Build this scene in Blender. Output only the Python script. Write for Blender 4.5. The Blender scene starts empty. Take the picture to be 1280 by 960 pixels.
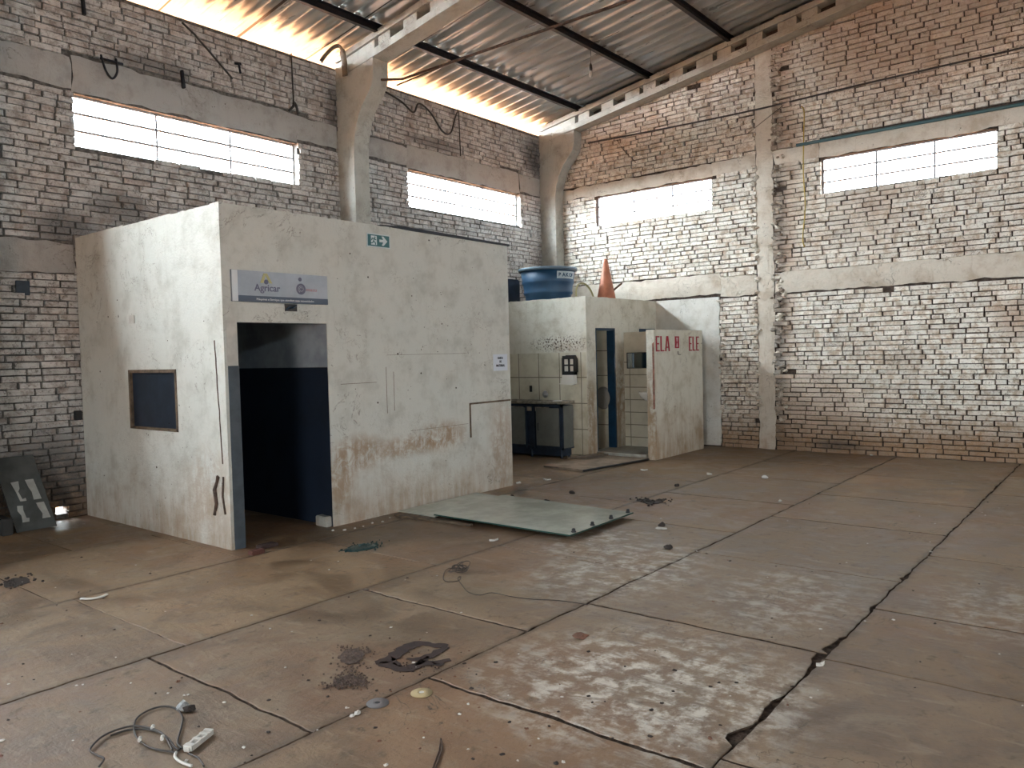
import bpy, bmesh, math, random
from mathutils import Vector, Matrix, noise
random.seed(7)
C = bpy.context.scene.collection
scene = bpy.context.scene

# ------------------------------------------------------------------ camera, world, sun, exposure
CAM = Vector((-12.140, -8.823, 1.6)); FPX = 985.5
yaw, pit, rol = math.radians(51.058), math.radians(2.178), math.radians(-1.459)
F = Vector((math.sin(yaw)*math.cos(pit), math.cos(yaw)*math.cos(pit), -math.sin(pit)))
R0 = Vector((math.cos(yaw), -math.sin(yaw), 0)); U0 = R0.cross(F)
RR = math.cos(rol)*R0 + math.sin(rol)*U0; UU = -math.sin(rol)*R0 + math.cos(rol)*U0
cd = bpy.data.cameras.new('camera'); cam = bpy.data.objects.new('camera', cd); C.objects.link(cam)
cd.sensor_fit = 'HORIZONTAL'; cd.sensor_width = 36; cd.lens = FPX/1280*36; cd.clip_start = .05; cd.clip_end = 300
m = Matrix((RR, UU, -F)).transposed().to_4x4(); m.translation = CAM
cam.matrix_world = m; scene.camera = cam

SKY = 27.0; GLOW = 112.0; SUN = 14.0
w = bpy.data.worlds.new('sky'); scene.world = w; w.use_nodes = True
nt = w.node_tree; bg = nt.nodes['Background']
bg.inputs['Color'].default_value = (.87, .945, 1.0, 1); # hazy sky, brightest round the sun beyond the left wall
gtc = nt.nodes.new('ShaderNodeTexCoord'); gdot = nt.nodes.new('ShaderNodeVectorMath'); gdot.operation = 'DOT_PRODUCT'
gdot.inputs[1].default_value = Vector((-.50, .66, .56)).normalized(); nt.links.new(gtc.outputs['Generated'], gdot.inputs[0])
gmr = nt.nodes.new('ShaderNodeMapRange'); gmr.interpolation_type = 'SMOOTHERSTEP'
gmr.inputs['From Min'].default_value = .55; gmr.inputs['From Max'].default_value = 1.0
gmr.inputs['To Min'].default_value = SKY; gmr.inputs['To Max'].default_value = SKY+GLOW
nt.links.new(gdot.outputs['Value'], gmr.inputs['Value']); nt.links.new(gmr.outputs['Result'], bg.inputs['Strength'])
sd = bpy.data.lights.new('sun', 'SUN'); sd.energy = SUN; sd.angle = .01; sd.color = (1, .95, .87)
so = bpy.data.objects.new('sun', sd); C.objects.link(so)
so.rotation_euler = Vector((.02, .10, -1)).to_track_quat('-Z', 'Y').to_euler()
scene.view_settings.view_transform = 'Standard'; scene.view_settings.look = 'None'
scene.view_settings.exposure = 0.14; scene.view_settings.gamma = 1; scene.view_settings.use_curve_mapping = False

def portal(loc, rot, sx, sy):      # tells the renderer where daylight enters; gives no light of its own
    l = bpy.data.lights.new('daylight_portal', 'AREA'); l.shape = 'RECTANGLE'; l.size = sx; l.size_y = sy
    l.cycles.is_portal = True
    o = bpy.data.objects.new('daylight_portal', l); C.objects.link(o); o.location = loc; o.rotation_euler = rot

def at(px, py, z=0.0):
    r = F + RR*((px-640)/FPX) - UU*((py-480)/FPX)
    t = (z - CAM.z)/r.z
    return CAM + r*t

# ------------------------------------------------------------------ materials
def mat(name): 
    m = bpy.data.materials.new(name); m.use_nodes = True
    return m, m.node_tree, m.node_tree.nodes['Principled BSDF']
def simple(name, col, rough=.7, metal=0., bump=0., bscale=60., var=0., vscale=6., spec=.5):
    m, t, b = mat(name)
    b.inputs['Roughness'].default_value = rough; b.inputs['Metallic'].default_value = metal
    b.inputs['Specular IOR Level'].default_value = spec
    b.inputs['Base Color'].default_value = (*col, 1)
    if var or bump:
        tc = t.nodes.new('ShaderNodeTexCoord')
    if var:
        n = noise_n(t, tc.outputs['Object'], vscale, 6, .6)
        mx = mixc(t, n, tuple(max(0, c*(1-var)) for c in col), tuple(min(1, c*(1+var)) for c in col), .35, .65)
        t.links.new(mx, b.inputs['Base Color'])
    if bump:
        n = noise_n(t, tc.outputs['Object'], bscale, 4, .6)
        bp = t.nodes.new('ShaderNodeBump'); bp.inputs['Strength'].default_value = bump; bp.inputs['Distance'].default_value = .01
        t.links.new(n, bp.inputs['Height']); t.links.new(bp.outputs['Normal'], b.inputs['Normal'])
    return m
def noise_n(t, vec, scale, detail=5, rough=.55, dist=0., vscale=None):
    if vscale:
        mp = t.nodes.new('ShaderNodeMapping'); mp.inputs['Scale'].default_value = vscale
        t.links.new(vec, mp.inputs['Vector']); vec = mp.outputs['Vector']
    n = t.nodes.new('ShaderNodeTexNoise'); n.inputs['Scale'].default_value = scale
    n.inputs['Detail'].default_value = detail; n.inputs['Roughness'].default_value = rough; n.inputs['Distortion'].default_value = dist
    t.links.new(vec, n.inputs['Vector']); return n.outputs['Fac']
def ramp(t, val, a, b, lo=0., hi=1.):
    r = t.nodes.new('ShaderNodeMapRange'); r.interpolation_type = 'SMOOTHSTEP'
    r.inputs['From Min'].default_value = a; r.inputs['From Max'].default_value = b
    r.inputs['To Min'].default_value = lo; r.inputs['To Max'].default_value = hi
    t.links.new(val, r.inputs['Value']); return r.outputs['Result']
def mth(t, op, a, b=None):
    n = t.nodes.new('ShaderNodeMath'); n.operation = op
    for i, v in enumerate((a, b)):
        if v is None: continue
        if isinstance(v, (int, float)): n.inputs[i].default_value = v
        else: t.links.new(v, n.inputs[i])
    return n.outputs[0]
def mixf(t, fac, A, B):
    n = t.nodes.new('ShaderNodeMix'); n.data_type = 'RGBA'
    if isinstance(fac, (int, float)): n.inputs[0].default_value = fac
    else: t.links.new(fac, n.inputs[0])
    for i, v in ((6, A), (7, B)):
        if isinstance(v, tuple): n.inputs[i].default_value = (*v[:3], 1)
        else: t.links.new(v, n.inputs[i])
    return n.outputs[2]
def mixc(t, fac, A, B, a, b): return mixf(t, ramp(t, fac, a, b), A, B)
def pos(t):
    g = t.nodes.new('ShaderNodeNewGeometry'); s = t.nodes.new('ShaderNodeSeparateXYZ')
    t.links.new(g.outputs['Position'], s.inputs[0]); return g.outputs['Position'], s.outputs
def blob(t, P, cx, cy, cz, rx, ry, rz):
    mp = t.nodes.new('ShaderNodeMapping'); mp.vector_type = 'POINT'
    mp.inputs['Scale'].default_value = (1/rx, 1/ry, 1/rz); mp.inputs['Location'].default_value = (-cx/rx, -cy/ry, -cz/rz)
    t.links.new(P, mp.inputs['Vector'])
    l = t.nodes.new('ShaderNodeVectorMath'); l.operation = 'LENGTH'; t.links.new(mp.outputs['Vector'], l.inputs[0])
    return ramp(t, l.outputs['Value'], 0.3, 1.0, 1., 0.)
def bump(t, b, h, s=.5, d=.01):
    bp = t.nodes.new('ShaderNodeBump'); bp.inputs['Strength'].default_value = s; bp.inputs['Distance'].default_value = d
    t.links.new(h, bp.inputs['Height']); t.links.new(bp.outputs['Normal'], b.inputs['Normal'])

def veins(t, P, scale, width, mask_lo, seed=0.):
    a = noise_n(t, P, scale, 5, .65, .8); d = mth(t, 'ABSOLUTE', mth(t, 'SUBTRACT', a, .5))
    mk = noise_n(t, P, scale*.45+seed, 3, .5)
    return mth(t, 'MULTIPLY', ramp(t, d, width, width*.3), ramp(t, mk, mask_lo, mask_lo+.06))
def brick_mat(name, white, worn, red, redc=None, soot=()):
    m, t, b = mat(name); P, S = pos(t)
    n1 = noise_n(t, P, 9, 8, .7); n2 = noise_n(t, P, 1.1, 5, .6); n3 = noise_n(t, P, 30, 6, .7)
    c = mixc(t, n1, worn, white, .36, .56)
    c = mixc(t, n3, tuple(k*.55 for k in worn), c, .30, .48)
    c = mixf(t, mth(t, 'MULTIPLY', ramp(t, n2, .52, .72), .32), c, red)
    sk = noise_n(t, P, 2.4, 6, .65, vscale=(1, 1, .22))
    c = mixf(t, mth(t, 'MULTIPLY', mth(t, 'MULTIPLY', ramp(t, sk, .50, .64), ramp(t, S[2], 4.5, 5.3)), .6), c, tuple(.5*a_+.5*b_ for a_, b_ in zip(red, worn)))
    vb = veins(t, P, 4.5, .012, .52, .2); c = mixf(t, mth(t, 'MULTIPLY', vb, .75), c, tuple(k*.3 for k in worn))
    vi = t.nodes.new('ShaderNodeVertexColor'); vi.layer_name = 'tone'
    sp = t.nodes.new('ShaderNodeSeparateColor'); t.links.new(vi.outputs['Color'], sp.inputs[0])
    c = mixf(t, mth(t, 'MULTIPLY', sp.outputs[1], .5), c, red)
    hs = t.nodes.new('ShaderNodeHueSaturation'); t.links.new(c, hs.inputs['Color'])
    t.links.new(mth(t, 'ADD', mth(t, 'MULTIPLY', sp.outputs[0], .24), .88), hs.inputs['Value']); c = hs.outputs['Color']
    # soil splashed at the foot of the wall
    d = mth(t, 'MULTIPLY', ramp(t, mth(t, 'ADD', S[2], mth(t, 'MULTIPLY', n2, .5)), .35, 1.1, 1, 0), ramp(t, n1, .22, .42))
    c = mixf(t, mth(t, 'MULTIPLY', d, .85), c, (.25, .135, .06))
    if redc:
        for (x, y, z, rx, ry, rz, k) in redc:
            bb = blob(t, P, x, y, z, rx, ry, rz)
            c = mixf(t, mth(t, 'MULTIPLY', mth(t, 'MULTIPLY', bb, ramp(t, n1, .38, .55)), k), c, red)
    for (x, y, z, rx, ry, rz, k) in soot:
        c = mixf(t, mth(t, 'MULTIPLY', mth(t, 'MULTIPLY', blob(t, P, x, y, z, rx, ry, rz), ramp(t, n1, .25, .55)), k), c, (.055, .05, .047))
    t.links.new(c, b.inputs['Base Color']); b.inputs['Roughness'].default_value = .85; b.inputs['Specular IOR Level'].default_value = .25
    rib = noise_n(t, P, 1, 5, .6, 0, (5, 5, 75)); bump(t, b, mth(t, 'ADD', n3, mth(t, 'MULTIPLY', rib, 1.2)), .8, .012); return m
M_brickA = brick_mat('whitewashed_brick_left', (.58, .565, .54), (.34, .30, .27), (.30, .21, .165), (), [(-8.9, 0, .35, .7, 1, .9, .8), (-8.6, 0, 3.0, .5, 1, .35, .7), (-.35, 0, 5.2, .55, 1, .6, .85), (-7.5, 0, 4.95, .8, 1, .18, .6), (-5.0, 0, 5.0, .25, 1, .6, .8), (-3, 0, 4.95, .9, 1, .15, .6), (-8, 0, 3.3, .5, 1, .3, .6)])
M_brickB = brick_mat('whitewashed_brick_back', (.80, .765, .69), (.50, .405, .31), (.39, .27, .19),
    [(0, -6.2, 5.9, 2, 2.0, .9, .75), (0, -4.45, 4, 1, .35, 3.6, .8), (0, -7.6, 1.9, 1, .5, .4, .8), (0, -4.9, .7, 1, 1.2, .8, .6), (0, -1.6, 5.5, 1, 1.5, .6, .5), (0, -5.6, 3.6, 1, .9, .9, .3)], [(0, -4.35, 3, 1, .22, 4, .6), (0, -.4, 5.3, 1, .5, .5, .8), (0, -5.2, .12, 1, .5, .12, .6)])
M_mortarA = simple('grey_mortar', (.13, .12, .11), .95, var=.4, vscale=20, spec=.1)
M_mortar_shade = simple('dark_mortar_and_hole_shade', (.060, .046, .038), .95, var=.4, vscale=20, spec=.1)  # dark mortar; also stands in for the shade inside the rafter holes

def plaster_mat(name, base, dirty, brown, foot=.55, patches=(), streak=.6, pits=()):
    m, t, b = mat(name); P, S = pos(t)
    n1 = noise_n(t, P, 3.2, 8, .65); n2 = noise_n(t, P, 1.0, 4, .5); n3 = noise_n(t, P, 40, 6, .7)
    st = noise_n(t, P, 5, 6, .7, vscale=(2.2, 2.2, .35))
    c = mixc(t, n1, dirty, base, .3, .55)
    c = mixf(t, mth(t, 'MULTIPLY', ramp(t, st, .54, .72), streak), c, dirty)
    d = mth(t, 'MULTIPLY', ramp(t, mth(t, 'ADD', S[2], mth(t, 'MULTIPLY', n1, .9)), foot*.5, foot+.65, 1, 0), ramp(t, st, .30, .62, .35, 1))
    c = mixf(t, mth(t, 'MULTIPLY', d, .8), c, brown)
    sp = noise_n(t, P, 22, 3, .5)
    c = mixf(t, mth(t, 'MULTIPLY', mth(t, 'MULTIPLY', ramp(t, sp, .70, .74), ramp(t, n2, .45, .6)), .8), c, (.07, .055, .045))
    vn = veins(t, P, 2.6, .006, .53, .3); c = mixf(t, mth(t, 'MULTIPLY', vn, .5), c, (.15, .125, .10))
    v2 = veins(t, P, 7, .010, .56, .1); c = mixf(t, mth(t, 'MULTIPLY', v2, .35), c, (.20, .165, .13))
    n9 = noise_n(t, P, 8, 9, .75, 1.0); fine = noise_n(t, P, 60, 6, .75); c = mixf(t, mth(t, 'MULTIPLY', ramp(t, fine, .62, .72), .4), c, tuple(k*.5 for k in dirty))
    for (x, y, z, rx, ry, rz, k) in patches:
        bb = blob(t, P, x, y, z, rx, ry, rz)
        c = mixf(t, mth(t, 'MULTIPLY', mth(t, 'MULTIPLY', bb, ramp(t, mth(t, 'ADD', mth(t, 'MULTIPLY', n9, .6), mth(t, 'MULTIPLY', st, .4)), .40, .56)), k*.9), c, brown)
    for (x, y, z, rx, ry, rz, th) in pits:
        pn = noise_n(t, P, 34, 4, .6); c = mixf(t, mth(t, 'MULTIPLY', blob(t, P, x, y, z, rx, ry, rz), ramp(t, pn, th, th+.04)), c, (.09, .065, .05))
    t.links.new(c, b.inputs['Base Color']); b.inputs['Roughness'].default_value = .75; b.inputs['Specular IOR Level'].default_value = .3
    h = mth(t, 'SUBTRACT', mth(t, 'ADD', n1, mth(t, 'MULTIPLY', n3, .3)), mth(t, 'MULTIPLY', vn, .3)); bump(t, b, h, .8, .03); return m
M_office = plaster_mat('office_plaster', (.61, .62, .575), (.48, .485, .44), (.33, .215, .125), .5,
    [(-5.95, -2.8, .72, .55, 1, .22, 1.0), (-7.1, -2.8, .66, .45, 1, .25, .9), (-6.5, -2.8, .66, .6, 1, .15, .8), (-7.35, -2.8, .45, .25, 1, .4, .8), (-4.9, -2.8, .5, .35, 1, .8, .6), (-8.5, -2.5, .5, 1, .6, .5, .5)], .35)
M_wash = plaster_mat('washroom_plaster', (.66, .645, .565), (.50, .47, .38), (.30, .19, .10), .75,
    [(-1.25, -2.25, .9, .25, 1, 1.0, .9), (-2.1, -2.25, .6, .2, 1, .9, .8), (-1.98, -3.2, .7, .12, .2, 1.0, .9), (-2.2, -1.95, 1.68, .3, .5, .12, .5)], .7, [(-2.2, -1.75, 1.74, .4, .75, .17, .53)])
M_patch = plaster_mat('white_wall_plaster', (.62, .61, .56), (.50, .48, .42), (.3, .2, .12), .3, (), .2)
M_conc = plaster_mat('aged_concrete', (.45, .445, .40), (.32, .305, .265), (.27, .19, .13), .1, (), .6)
M_bandA = plaster_mat('concrete_band_left', (.40, .39, .37), (.30, .285, .26), (.2, .13, .08), .1, (), .5)
M_bandB = plaster_mat('concrete_band_back', (.58, .53, .45), (.43, .36, .28), (.33, .20, .12), .35, (), .8)
M_trim = simple('faded_white_paint', (.50, .49, .45), .7, bump=.3, var=.12)
M_slate = simple('slate_grey_paint', (.055, .07, .085), .6, bump=.2, var=.2)
def interior():
    m, t, b = mat('two_tone_interior_paint'); P, S = pos(t)
    n = noise_n(t, P, 3, 6, .6)
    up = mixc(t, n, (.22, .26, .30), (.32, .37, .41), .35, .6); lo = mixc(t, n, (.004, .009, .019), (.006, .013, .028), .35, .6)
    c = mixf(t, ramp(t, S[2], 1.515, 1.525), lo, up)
    t.links.new(c, b.inputs['Base Color']); b.inputs['Roughness'].default_value = .6; return m
M_in = interior()
def tile_mat(axis):
    m, t, b = mat('cream_wall_tile_'+axis); P, S = pos(t)
    u = S['xyz'.index(axis)]
    def line(v, pitch, off):
        f = mth(t, 'FRACT', mth(t, 'ADD', mth(t, 'DIVIDE', v, pitch), off))
        return mth(t, 'LESS_THAN', mth(t, 'ABSOLUTE', mth(t, 'SUBTRACT', f, .5)), .5*.007/pitch*2)
    g = mth(t, 'MAXIMUM', line(u, .40, .85), line(S[2], .395, .411))
    n = noise_n(t, P, 4, 6, .6)
    st = noise_n(t, P, 5, 6, .7, vscale=(2, 2, .4))
    c = mixc(t, n, (.46, .43, .33), (.60, .57, .46), .3, .6)
    c = mixf(t, mth(t, 'MULTIPLY', ramp(t, mth(t, 'ADD', S[2], n), .5, 1.4, 1, 0), .5), c, (.34, .24, .14))
    c = mixf(t, mth(t, 'MULTIPLY', g, .85), c, (.12, .10, .07))
    t.links.new(c, b.inputs['Base Color']); b.inputs['Roughness'].default_value = .35; return m
M_tile = tile_mat('y'); 
def tile2():
    m, t, b = mat('small_cream_tile'); P, S = pos(t)
    def line(v, pitch, off):
        f = mth(t, 'FRACT', mth(t, 'ADD', mth(t, 'DIVIDE', v, pitch), off))
        return mth(t, 'LESS_THAN', mth(t, 'ABSOLUTE', mth(t, 'SUBTRACT', f, .5)), .007/pitch)
    g = mth(t, 'MAXIMUM', line(S[1], .42, .1), line(S[2], .2, .4))
    g = mth(t, 'MULTIPLY', g, ramp(t, S[2], 1.555, 1.565, 1, 0))
    n = noise_n(t, P, 4, 6, .6)
    c = mixc(t, n, (.44, .40, .31), (.54, .50, .40), .3, .6)
    c = mixf(t, mth(t, 'MULTIPLY', g, .85), c, (.12, .10, .07))
    t.links.new(c, b.inputs['Base Color']); b.inputs['Roughness'].default_value = .4; return m
M_tile2 = tile2()
def floor_mat():
    m, t, b = mat('dusty_concrete_floor'); P, S = pos(t)
    big = noise_n(t, P, .55, 6, .6); n1 = noise_n(t, P, 2.4, 9, .68, .6); n2 = noise_n(t, P, 9, 8, .7); n3 = noise_n(t, P, 55, 6, .75)
    dirs = noise_n(t, P, 6, 8, .72, .3, (1.6, .5, 1))
    n4 = noise_n(t, P, 22, 8, .8); n5 = noise_n(t, P, 1.1, 7, .7, 1.5)
    c = mixc(t, n1, (0.129, 0.082, 0.048), (0.239, 0.167, 0.104), .36, .62)
    c = mixf(t, mth(t, 'MULTIPLY', ramp(t, big, .46, .60), .45), c, (0.212, 0.110, 0.058))
    c = mixf(t, mth(t, 'MULTIPLY', ramp(t, n5, .52, .64), .5), c, (0.258, 0.198, 0.130))
    c = mixf(t, mth(t, 'MULTIPLY', ramp(t, n2, .54, .68), .75), c, (0.084, 0.051, 0.029))
    c = mixf(t, mth(t, 'MULTIPLY', ramp(t, dirs, .54, .66), .5), c, (0.310, 0.244, 0.169))
    c = mixf(t, mth(t, 'MULTIPLY', ramp(t, n4, .55, .68), .55), c, (0.077, 0.048, 0.029))
    c = mixf(t, mth(t, 'MULTIPLY', ramp(t, n4, .42, .30), .35), c, (0.322, 0.255, 0.179))
    jd = None                                   # dirt gathered along the long joints
    for L in (-3.11, -4.59, -6.04, -7.53, -9.0):
        q = mth(t, 'ABSOLUTE', mth(t, 'SUBTRACT', S[1], L)); jd = q if jd is None else mth(t, 'MINIMUM', jd, q)
    jd = ramp(t, mth(t, 'ADD', jd, mth(t, 'MULTIPLY', n2, .16)), .07, .14, 1, 0)
    c = mixf(t, mth(t, 'MULTIPLY', jd, .7), c, (0.070, 0.043, 0.026))
    vi = t.nodes.new('ShaderNodeVertexColor'); vi.layer_name = 'tone'
    sp = t.nodes.new('ShaderNodeSeparateColor'); t.links.new(vi.outputs['Color'], sp.inputs[0])
    hs = t.nodes.new('ShaderNodeHueSaturation'); t.links.new(c, hs.inputs['Color']); t.links.new(mth(t, 'ADD', mth(t, 'MULTIPLY', sp.outputs[0], .18), .90), hs.inputs['Value'])
    t.links.new(mth(t, 'ADD', mth(t, 'MULTIPLY', sp.outputs[1], .10), .95), hs.inputs['Saturation']); c = hs.outputs['Color']
    vf = veins(t, P, 1.6, .004, .50, .2); c = mixf(t, mth(t, 'MULTIPLY', vf, .8), c, (0.058, 0.037, 0.023))
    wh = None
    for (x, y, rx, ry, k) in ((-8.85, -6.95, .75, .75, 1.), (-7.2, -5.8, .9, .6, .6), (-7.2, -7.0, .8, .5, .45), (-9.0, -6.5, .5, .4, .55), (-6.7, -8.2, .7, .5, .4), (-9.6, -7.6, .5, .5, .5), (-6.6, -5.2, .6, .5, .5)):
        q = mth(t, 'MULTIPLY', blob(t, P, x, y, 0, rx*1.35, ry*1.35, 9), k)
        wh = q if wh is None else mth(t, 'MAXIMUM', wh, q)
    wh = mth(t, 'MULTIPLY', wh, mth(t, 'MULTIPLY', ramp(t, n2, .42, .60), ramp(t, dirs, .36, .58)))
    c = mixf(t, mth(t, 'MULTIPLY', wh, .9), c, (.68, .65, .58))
    c = mixf(t, mth(t, 'MULTIPLY', ramp(t, n3, .60, .68), .65), c, (.06, .042, .032))
    c = mixf(t, mth(t, 'MULTIPLY', ramp(t, n3, .36, .28), .5), c, (.42, .37, .30))
    t.links.new(c, b.inputs['Base Color'])
    t.links.new(ramp(t, n1, .35, .65, .34, .60), b.inputs['Roughness'])
    b.inputs['Specular IOR Level'].default_value = .45
    h = mth(t, 'ADD', mth(t, 'MULTIPLY', dirs, .7), mth(t, 'MULTIPLY', n2, .5)); h = mth(t, 'ADD', h, mth(t, 'MULTIPLY', n4, .35)); bump(t, b, h, .6, .02); return m
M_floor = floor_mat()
M_joint = simple('dark_joint_dirt', (.060, .043, .033), .95, bump=.8, bscale=90, var=.5, vscale=30, spec=.1)
def roof_mat():
    m, t, b = mat('weathered_galvanised_sheet'); P, S = pos(t)
    n = noise_n(t, P, 1.2, 6, .6, vscale=(1.5, .4, 1)); n2 = noise_n(t, P, 10, 5, .6, vscale=(1, .08, 1))
    sh = t.nodes.new('ShaderNodeTexWhiteNoise'); sh.noise_dimensions = '1D'
    t.links.new(mth(t, 'FLOOR', mth(t, 'DIVIDE', S[0], 1.02)), sh.inputs['W'])
    c = mixc(t, n, (.30, .315, .31), (.50, .51, .50), .35, .65)
    c = mixf(t, mth(t, 'MULTIPLY', ramp(t, n2, .5, .8), .25), c, (.24, .23, .21))
    c = mixf(t, mth(t, 'MULTIPLY', sh.outputs['Value'], .3), c, (.20, .20, .19))
    f = mth(t, 'FRACT', mth(t, 'DIVIDE', S[0], 1.032)); c = mixf(t, mth(t, 'LESS_THAN', f, .018), c, (.06, .05, .045))
    t.links.new(c, b.inputs['Base Color']); b.inputs['Metallic'].default_value = .5
    t.links.new(ramp(t, n2, .3, .7, .27, .34), b.inputs['Roughness']); return m
M_roof = roof_mat()
M_steel = simple('dark_painted_steel', (.005, .006, .012), .6, bump=.2, var=.3)
M_rust = simple('rusty_steel', (.10, .065, .05), .8, .2, bump=.4, var=.4, vscale=20)
M_frame = simple('grey_window_steel', (.30, .29, .30), .5, .3)
M_soil = simple('red_soil', (.33, .145, .065), .95, bump=.5, bscale=4, var=.2, vscale=1.2, spec=.1)
M_black = simple('black_plastic', (.012, .012, .014), .45, var=.3)
M_cable = simple('dark_cable_sheath', (.035, .028, .025), .6)
M_wood = simple('weathered_timber', (.12, .085, .055), .8, bump=.5, bscale=40, var=.3, vscale=12)
M_blue = simple('dark_blue_gloss_paint', (.005, .030, .062), .4, var=.2)
M_navyboard = simple('navy_board', (.012, .020, .035), .4, var=.3)
def glass_mat():
    m, t, b = mat('dusty_window_glass'); t.nodes.remove(b)
    o = t.nodes['Material Output']; tr = t.nodes.new('ShaderNodeBsdfTransparent'); tr.inputs[0].default_value = (.93, .95, .96, 1)
    gl = t.nodes.new('ShaderNodeBsdfGlossy'); gl.inputs['Roughness'].default_value = .08
    mx = t.nodes.new('ShaderNodeMixShader'); mx.inputs[0].default_value = .07
    t.links.new(tr.outputs[0], mx.inputs[1]); t.links.new(gl.outputs[0], mx.inputs[2]); t.links.new(mx.outputs[0], o.inputs[0]); return m
M_glass = glass_mat()

# ------------------------------------------------------------------ mesh builder
class MB:
    def __init__(s): s.v = []; s.f = []; s.mi = []; s.tone = []; s.sm = []
    def face(s, idx, mi=0, sm=False): s.f.append(tuple(idx)); s.mi.append(mi); s.sm.append(sm)
    def add(s, vs, fs, mi=0, sm=False, tone=None):
        n = len(s.v); s.v += [tuple(v) for v in vs]
        for f in fs: s.face([n+i for i in f], mi, sm)
        s.tone += [tone or (.5, 0, 0, 1)]*len(vs); return s
    def box(s, x0, x1, y0, y1, z0, z1, mi=0, bev=0):
        x0, x1 = min(x0, x1), max(x0, x1); y0, y1 = min(y0, y1), max(y0, y1); z0, z1 = min(z0, z1), max(z0, z1)
        if bev:
            b = bmesh.new(); bmesh.ops.create_cube(b, size=1)
            for v in b.verts: v.co = Vector(((x0+x1)/2+v.co.x*(x1-x0), (y0+y1)/2+v.co.y*(y1-y0), (z0+z1)/2+v.co.z*(z1-z0)))
            bmesh.ops.bevel(b, geom=b.edges[:], offset=bev, segments=2, affect='EDGES')
            b.verts.ensure_lookup_table(); s.add([v.co for v in b.verts], [[v.index for v in f.verts] for f in b.faces], mi); b.free(); return s
        return s.add([(x, y, z) for z in (z0, z1) for y in (y0, y1) for x in (x0, x1)], [(0, 2, 3, 1), (4, 5, 7, 6), (0, 1, 5, 4), (2, 6, 7, 3), (0, 4, 6, 2), (1, 3, 7, 5)], mi)
    def prism(s, pts, a, b, ax, mi=0):
        # polygon in the plane normal to ax ('x': (y,z), 'y': (x,z), 'z': (x,y)), extruded a..b
        def P(p, d): return {'x': (d, p[0], p[1]), 'y': (p[0], d, p[1]), 'z': (p[0], p[1], d)}[ax]
        n = len(pts); return s.add([P(p, a) for p in pts]+[P(p, b) for p in pts],
            [tuple(range(n)), tuple(range(2*n-1, n-1, -1))]+[(i, n+i, n+(i+1) % n, (i+1) % n) for i in range(n)], mi)
    def tube(s, pts, r, n=8, mi=0, flat=1., cap=True):
        pts = [Vector(p) for p in pts]; rings = []; base = len(s.v); up = Vector((0, 0, 1))
        for i, p in enumerate(pts):
            d = (pts[min(i+1, len(pts)-1)]-pts[max(i-1, 0)]).normalized()
            if abs(d.dot(up)) > .95: side = d.cross(Vector((1, 0, 0))).normalized()
            else: side = d.cross(up).normalized()
            if i and side.dot(ps) < 0: side = -side
            ps = side; u2 = side.cross(d).normalized(); rr = r[i] if isinstance(r, (list, tuple)) else r
            s.v += [tuple(p+side*math.cos(2*math.pi*k/n)*rr+u2*math.sin(2*math.pi*k/n)*rr*flat) for k in range(n)]
            s.tone += [(.5, 0, 0, 1)]*n
        for i in range(len(pts)-1):
            for k in range(n):
                a = base+i*n+k; b = base+i*n+(k+1) % n; s.face((a, b, b+n, a+n), mi, True)
        if cap:
            s.face([base+k for k in range(n)][::-1], mi); s.face([base+(len(pts)-1)*n+k for k in range(n)], mi)
        return s
    def lathe(s, c, prof, n=32, mi=0, axis=(0, 0, 1), sm=True, sx=1., sy=1.):
        q = Vector((0, 0, 1)).rotation_difference(Vector(axis)); base = len(s.v); c = Vector(c)
        for (r, z) in prof:
            for k in range(n):
                s.v.append(tuple(c+q @ Vector((r*math.cos(2*math.pi*k/n)*sx, r*math.sin(2*math.pi*k/n)*sy, z)))); s.tone.append((.5, 0, 0, 1))
        for i in range(len(prof)-1):
            for k in range(n):
                a = base+i*n+k; b = base+i*n+(k+1) % n; s.face((a, b, b+n, a+n), mi, sm)
        s.face([base+k for k in range(n)][::-1], mi); s.face([base+(len(prof)-1)*n+k for k in range(n)], mi); return s
    def build(s, name, mats, parent=None, label=None, cat=None, group=None, kind=None, tone=False, bev=0):
        if not isinstance(mats, (list, tuple)): mats = [mats]
        V = [Vector(v) for v in s.v]
        if parent: org = Vector(parent.location) if parent.type == 'EMPTY' else Vector(parent['org'])
        elif kind == 'structure': org = Vector((0, 0, 0))
        else:
            org = Vector(((min(v.x for v in V)+max(v.x for v in V))/2, (min(v.y for v in V)+max(v.y for v in V))/2, min(v.z for v in V)))
        me = bpy.data.meshes.new(name); me.from_pydata([v-org for v in V], [], s.f)
        for mm in mats: me.materials.append(mm)
        me.polygons.foreach_set('material_index', s.mi); me.polygons.foreach_set('use_smooth', s.sm)
        if tone:
            ca = me.color_attributes.new('tone', 'FLOAT_COLOR', 'POINT')
            ca.data.foreach_set('color', [c for t_ in s.tone for c in t_])
        b = bmesh.new(); b.from_mesh(me); bmesh.ops.recalc_face_normals(b, faces=b.faces[:]); b.to_mesh(me); b.free()
        me.update(); o = bpy.data.objects.new(name, me); C.objects.link(o)
        if parent: o.parent = parent; o['org'] = tuple(org)
        else: o.location = org; o['org'] = tuple(org)
        if bev:
            md = o.modifiers.new('bevel', 'BEVEL'); md.width = bev; md.segments = 2; md.limit_method = 'ANGLE'
        if label: o['label'] = label
        if cat: o['category'] = cat
        if group: o['group'] = group
        if kind: o['kind'] = kind
        return o
def thing(name, label, cat, loc, group=None):
    o = bpy.data.objects.new(name, None); C.objects.link(o); o.location = loc; o.empty_display_size = .2
    o['label'] = label; o['category'] = cat
    if group: o['group'] = group
    return o
def N(x, y, z=0, s=1): return noise.noise(Vector((x*s, y*s, z*s)))
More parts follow.
